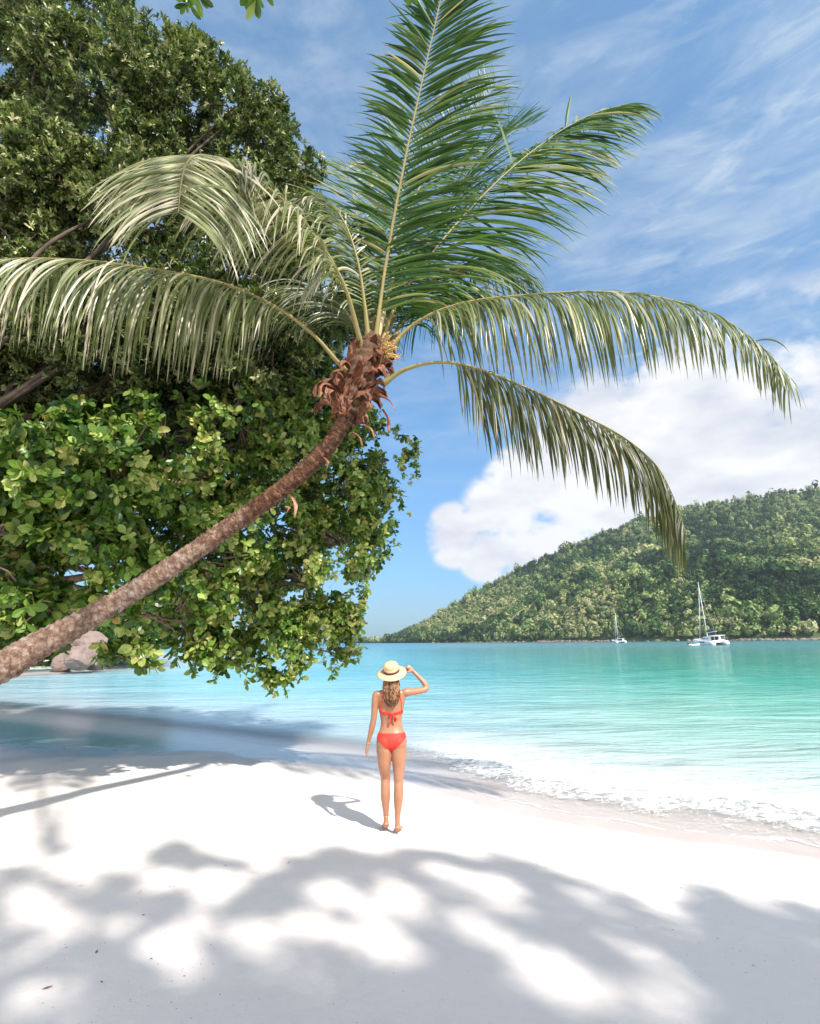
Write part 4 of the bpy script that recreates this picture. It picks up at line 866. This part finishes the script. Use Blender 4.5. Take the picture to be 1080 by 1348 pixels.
# ------------------------------------------------------------------ catamarans at anchor
m_hull = simple('white_gelcoat', (.82, .83, .84), .25, .04, 2); m_win = simple('dark_window', (.02, .03, .04), .1); m_alu = simple('aluminium_mast', (.75, .76, .78), .35, .05, 3)
m_navy = simple('blue_canvas', (.04, .09, .18), .7); m_grey = simple('grey_rubber', (.45, .47, .5), .6)
def catamaran():
    r = empty('catamaran')
    for s in (-1, 1):
        xsn = [(-6.2, .75, 1.0, .0), (-6.0, .78, 1.15, 0), (-4.5, .85, 1.45, 0), (-2, .95, 1.6, 0), (1.5, .9, 1.7, 0), (4.2, .6, 1.85, 0), (5.8, .22, 2.0, 0), (6.3, .05, 2.05, 0)]
        R_ = []
        for x_, hw, hz_, _ in catmull(np.array(xsn), 26):
            y0 = s*2.75
            R_.append(np.array([(x_, y0-hw*.35, -.35), (x_, y0-hw*.8, .2), (x_, y0-hw, hz_*.6), (x_, y0-hw*.95, hz_), (x_, y0+hw*.95, hz_), (x_, y0+hw, hz_*.6), (x_, y0+hw*.8, .2), (x_, y0+hw*.35, -.35)]))
        mb = MB(); mb.rings(R_); h = mb.build('hull', m_hull, r, local=True)
        mb = MB(); mb.box((-.5, s*3.70, 1.15), (3.2, .06, .28)); mb.build('hull_window', m_win, h, False, local=True)
        mb = MB(); mb.box((-6.35, s*2.75, .45), (.6, 1.2, .3)); mb.box((-6.0, s*2.75, .85), (.5, 1.3, .3)); mb.build('transom_step', m_hull, h, False, local=True)
    mb = MB(); mb.box((-1.2, 0, 1.25), (7.4, 4.2, .75)); mb.build('bridge_deck', m_hull, r, False, local=True)
    mb = MB()
    def cab(x0, x1, w, z0, z1, tp): return [np.array([(x_*1., y_, z0) for x_, y_ in ((x0, -w), (x1, -w*.75), (x1, w*.75), (x0, w))]), np.array([(x_, y_, z1) for x_, y_ in ((x0, -w*.9), (x1-tp, -w*.62), (x1-tp, w*.62), (x0, w*.9))])]
    mb.rings(cab(-3.2, 2.4, 2.6, 1.6, 2.75, 1.2)); c_ = mb.build('cabin', m_hull, r, False, local=True)
    mb = MB(); mb.rings(cab(-3.1, 2.2, 2.58, 2.05, 2.5, .55)); w_ = mb.build('cabin_window', m_win, c_, False, local=True); w_.scale = (1.01, 1.01, 1)
    mb = MB(); mb.box((-4.2, 0, 3.0), (4.4, 4.6, .14)); mb.build('hardtop', m_hull, r, False, local=True)
    for s in (-1, 1):
        mb = MB(); mb.tube([(-6.1, s*2.0, 1.4), (-6.1, s*2.1, 2.95)], .05, 6); mb.build('hardtop_post', m_alu, r, local=True)
    mb = MB(); mb.box((-3.3, 0, 2.1), (.06, 3.0, .95)); mb.build('cockpit_door', m_win, r, False, local=True)
    mb = MB(); mb.tube([(1.0, 0, 2.6), (.95, 0, 10), (.85, 0, 20.2)], [.16, .14, .08], 8); m_ = mb.build('mast', m_alu, r, local=True)
    for z_ in (8.5, 14): mb = MB(); mb.tube([(.95, -1.2, z_), (.95, 1.2, z_)], .035, 6); mb.build('spreader', m_alu, m_, local=True)
    mb = MB(); mb.tube([(.8, 0, 4.0), (-5.2, 0, 4.3)], .10, 8); bo = mb.build('boom', m_alu, r, local=True)
    mb = MB(); mb.tube([(.6, 0, 4.45), (-2, 0, 4.45), (-5.0, 0, 4.55)], [.34, .26, .16], 8); mb.build('sail_cover', m_navy, bo, local=True)
    mb = MB(); mb.tube([(6.2, 0, 2.0), (3.8, 0, 9.2), (1.0, 0, 18.5)], [.09, .11, .05], 6); mb.build('furled_jib', m_hull, r, local=True)
    for s in (-1, 1):
        mb = MB(); mb.tube([(.2, s*3.4, 1.7), (.9, 0, 18.8)], .03, 4); mb.build('shroud', m_alu, r, local=True)
    mb = MB(); mb.tube([(6.0, -2.7, 1.95), (6.0, 2.7, 1.95)], .1, 8); mb.build('crossbeam', m_alu, r, local=True)
    for s in (-1, 1):
        mb = MB(); mb.tube([(-5.5, s*3.5, 2.2), (-2, s*3.6, 2.35), (2, s*3.5, 2.45), (5.8, s*2.9, 2.75)], .025, 5)
        for x_ in (-5.5, -3.2, -.8, 1.8, 4): mb.tube([(x_, s*3.5, 1.4), (x_, s*3.5, 2.4)], .02, 5)
        mb.build('guard_rail', m_alu, r, local=True)
    return r
def copytree(o, parent=None):
    c_ = o.copy(); COL.objects.link(c_); c_.parent = parent
    for ch in [q for q in list(bpy.data.objects) if q.parent == o]: copytree(ch, c_)
    return c_
ct = catamaran(); g = G(936, 849.5); ct.location = (g[0], g[1], 0); ct.rotation_euler = (math.radians(-3), 0, math.radians(97)); ct.scale = (.8, .84, 1)
tag(ct, 'larger and nearer white catamaran at anchor before the hillside with a dinghy beside it', 'catamaran', 'catamarans anchored in the bay')
c2_ = copytree(ct); g = G(815, 846.4); c2_.location = (g[0], g[1], 0); c2_.rotation_euler = (math.radians(-.5), 0, math.radians(86)); c2_.scale = (.95, .95, .95)
tag(c2_, 'smaller looking white catamaran at anchor farther off to the left of the other', 'catamaran', 'catamarans anchored in the bay')
dn = empty('dinghy', (0, 0, 0)); mb = MB()
mb.tube(catmull([(-1.6, -.7, .3), (.4, -.72, .3), (1.4, -.4, .4), (1.8, 0, .5), (1.4, .4, .4), (.4, .72, .3), (-1.6, .7, .3)], 40), .22, 8); mb.build('inflatable_tube', m_hull, dn, local=True)
mb = MB(); mb.box((0, 0, .2), (3, 1.1, .12)); mb.build('floor_board', m_grey, dn, False, local=True)
mb = MB(); mb.box((-1.8, 0, .65), (.35, .3, .5)); mb.box((-1.9, 0, .1), (.15, .12, .8)); mb.build('outboard_motor', m_win, dn, False, local=True)
g = G(914, 850.5); dn.location = (g[0], g[1], 0); dn.rotation_euler = (0, 0, .2)
tag(dn, 'small pale dinghy floating just left of the nearer catamaran', 'dinghy')

# ------------------------------------------------------------------ boulders on the left headland
for i, (px, py, w_, seed, lab) in enumerate([(104, 866, 1.15, 3, 'big pinkish granite boulder seen under the leaning palm trunk'), (84, 873, .9, 5, 'smaller boulder at the left foot of the big one, under the palm trunk'),
                                   (126, 873, .95, 9, 'low pinkish boulder at the right side of the big boulder'), (118, 848, 1.2, 12, 'upper pinkish boulder resting behind and above the big one')]):
    V, F = rockmesh(seed, 4); Y = 42+(i*7 % 4)
    p = P(px, py, Y); p[2] = max(p[2], .2) if py > 860 else p[2]
    r = empty('boulder', tuple(p)); bpy.data.objects.remove(r)
    o = mk('boulder', V*[w_, w_*.9, w_*.85], F, m_rock, smooth=False); o.location = p; o.rotation_euler = (0, 0, i*1.3)
    tag(o, lab, 'boulder', 'granite boulders on the left headland')
# headland scrub behind the boulders
def scrub():
    n = 260; x = rng.uniform(-70, -16, n); y = rng.uniform(46, 80, n); s = signed(x, y)
    kx = (x/y > -1.2) & (x/y < -.42); x, y = x[kx], y[kx]; n = len(x)
    lob_ = [(np.array([x[i], y[i], rng.uniform(2.0, 5.5)]), rng.uniform(1.6, 2.8)) for i in range(n)]
    T_, A_ = lobe_tips(lob_, 3.0, (.5, 1), .2, .6)
    B_, D_, U_, Ln = rosettes(T_, A_, 5, .42)
    V, F, k = leaves_mesh(B_, D_, U_, Ln, Ln*.55, .2, .2, ((0, .1), (.5, 1.), (1, .05)))
    o = mk('headland_scrub', V, F, m_broad, None, {'rnd': np.repeat(np.clip(rng.normal(.35, .18, len(Ln)), 0, .95), k)}, smooth=False)
    tag(o, 'green coastal scrub massed behind the boulders of the left headland', 'scrub', kind='stuff')
scrub()
# leaf litter on the near sand
m_lit = simple('dead_leaf', (.16, .09, .05), .8, .5, 3)
n = 110; gx = []; 
while len(gx) < n:
    g = G(random.choice([random.gauss(70, 70), random.gauss(70, 90), random.uniform(-100, 500)]), random.uniform(985, 1348), .2)
    s = signed(np.array([g[0]]), np.array([g[1]]))[0]
    if s > .8: gx.append((g[0], g[1], float(sand_z(np.array([g[0]]), np.array([g[1]]), np.array([s]))[0])+.004))
gx = np.array(gx); an = rng.uniform(0, 6.28, n); ln_ = rng.uniform(.006, .022, n)*(1+1.3*(rng.random(n) > .95))
V, F, k = leaves_mesh(gx, np.c_[np.cos(an), np.sin(an), rng.normal(0, .1, n)], np.c_[rng.normal(0, .3, n), rng.normal(0, .3, n), np.ones(n)], ln_, ln_*rng.uniform(.1, .5, n), .3, -.2, ((0, .1), (.5, 1.), (1, .05)))
tag(mk('leaf_litter', V, F, m_lit), 'scattered bits of dry leaf and twig on the near sand', 'leaf litter', kind='stuff')
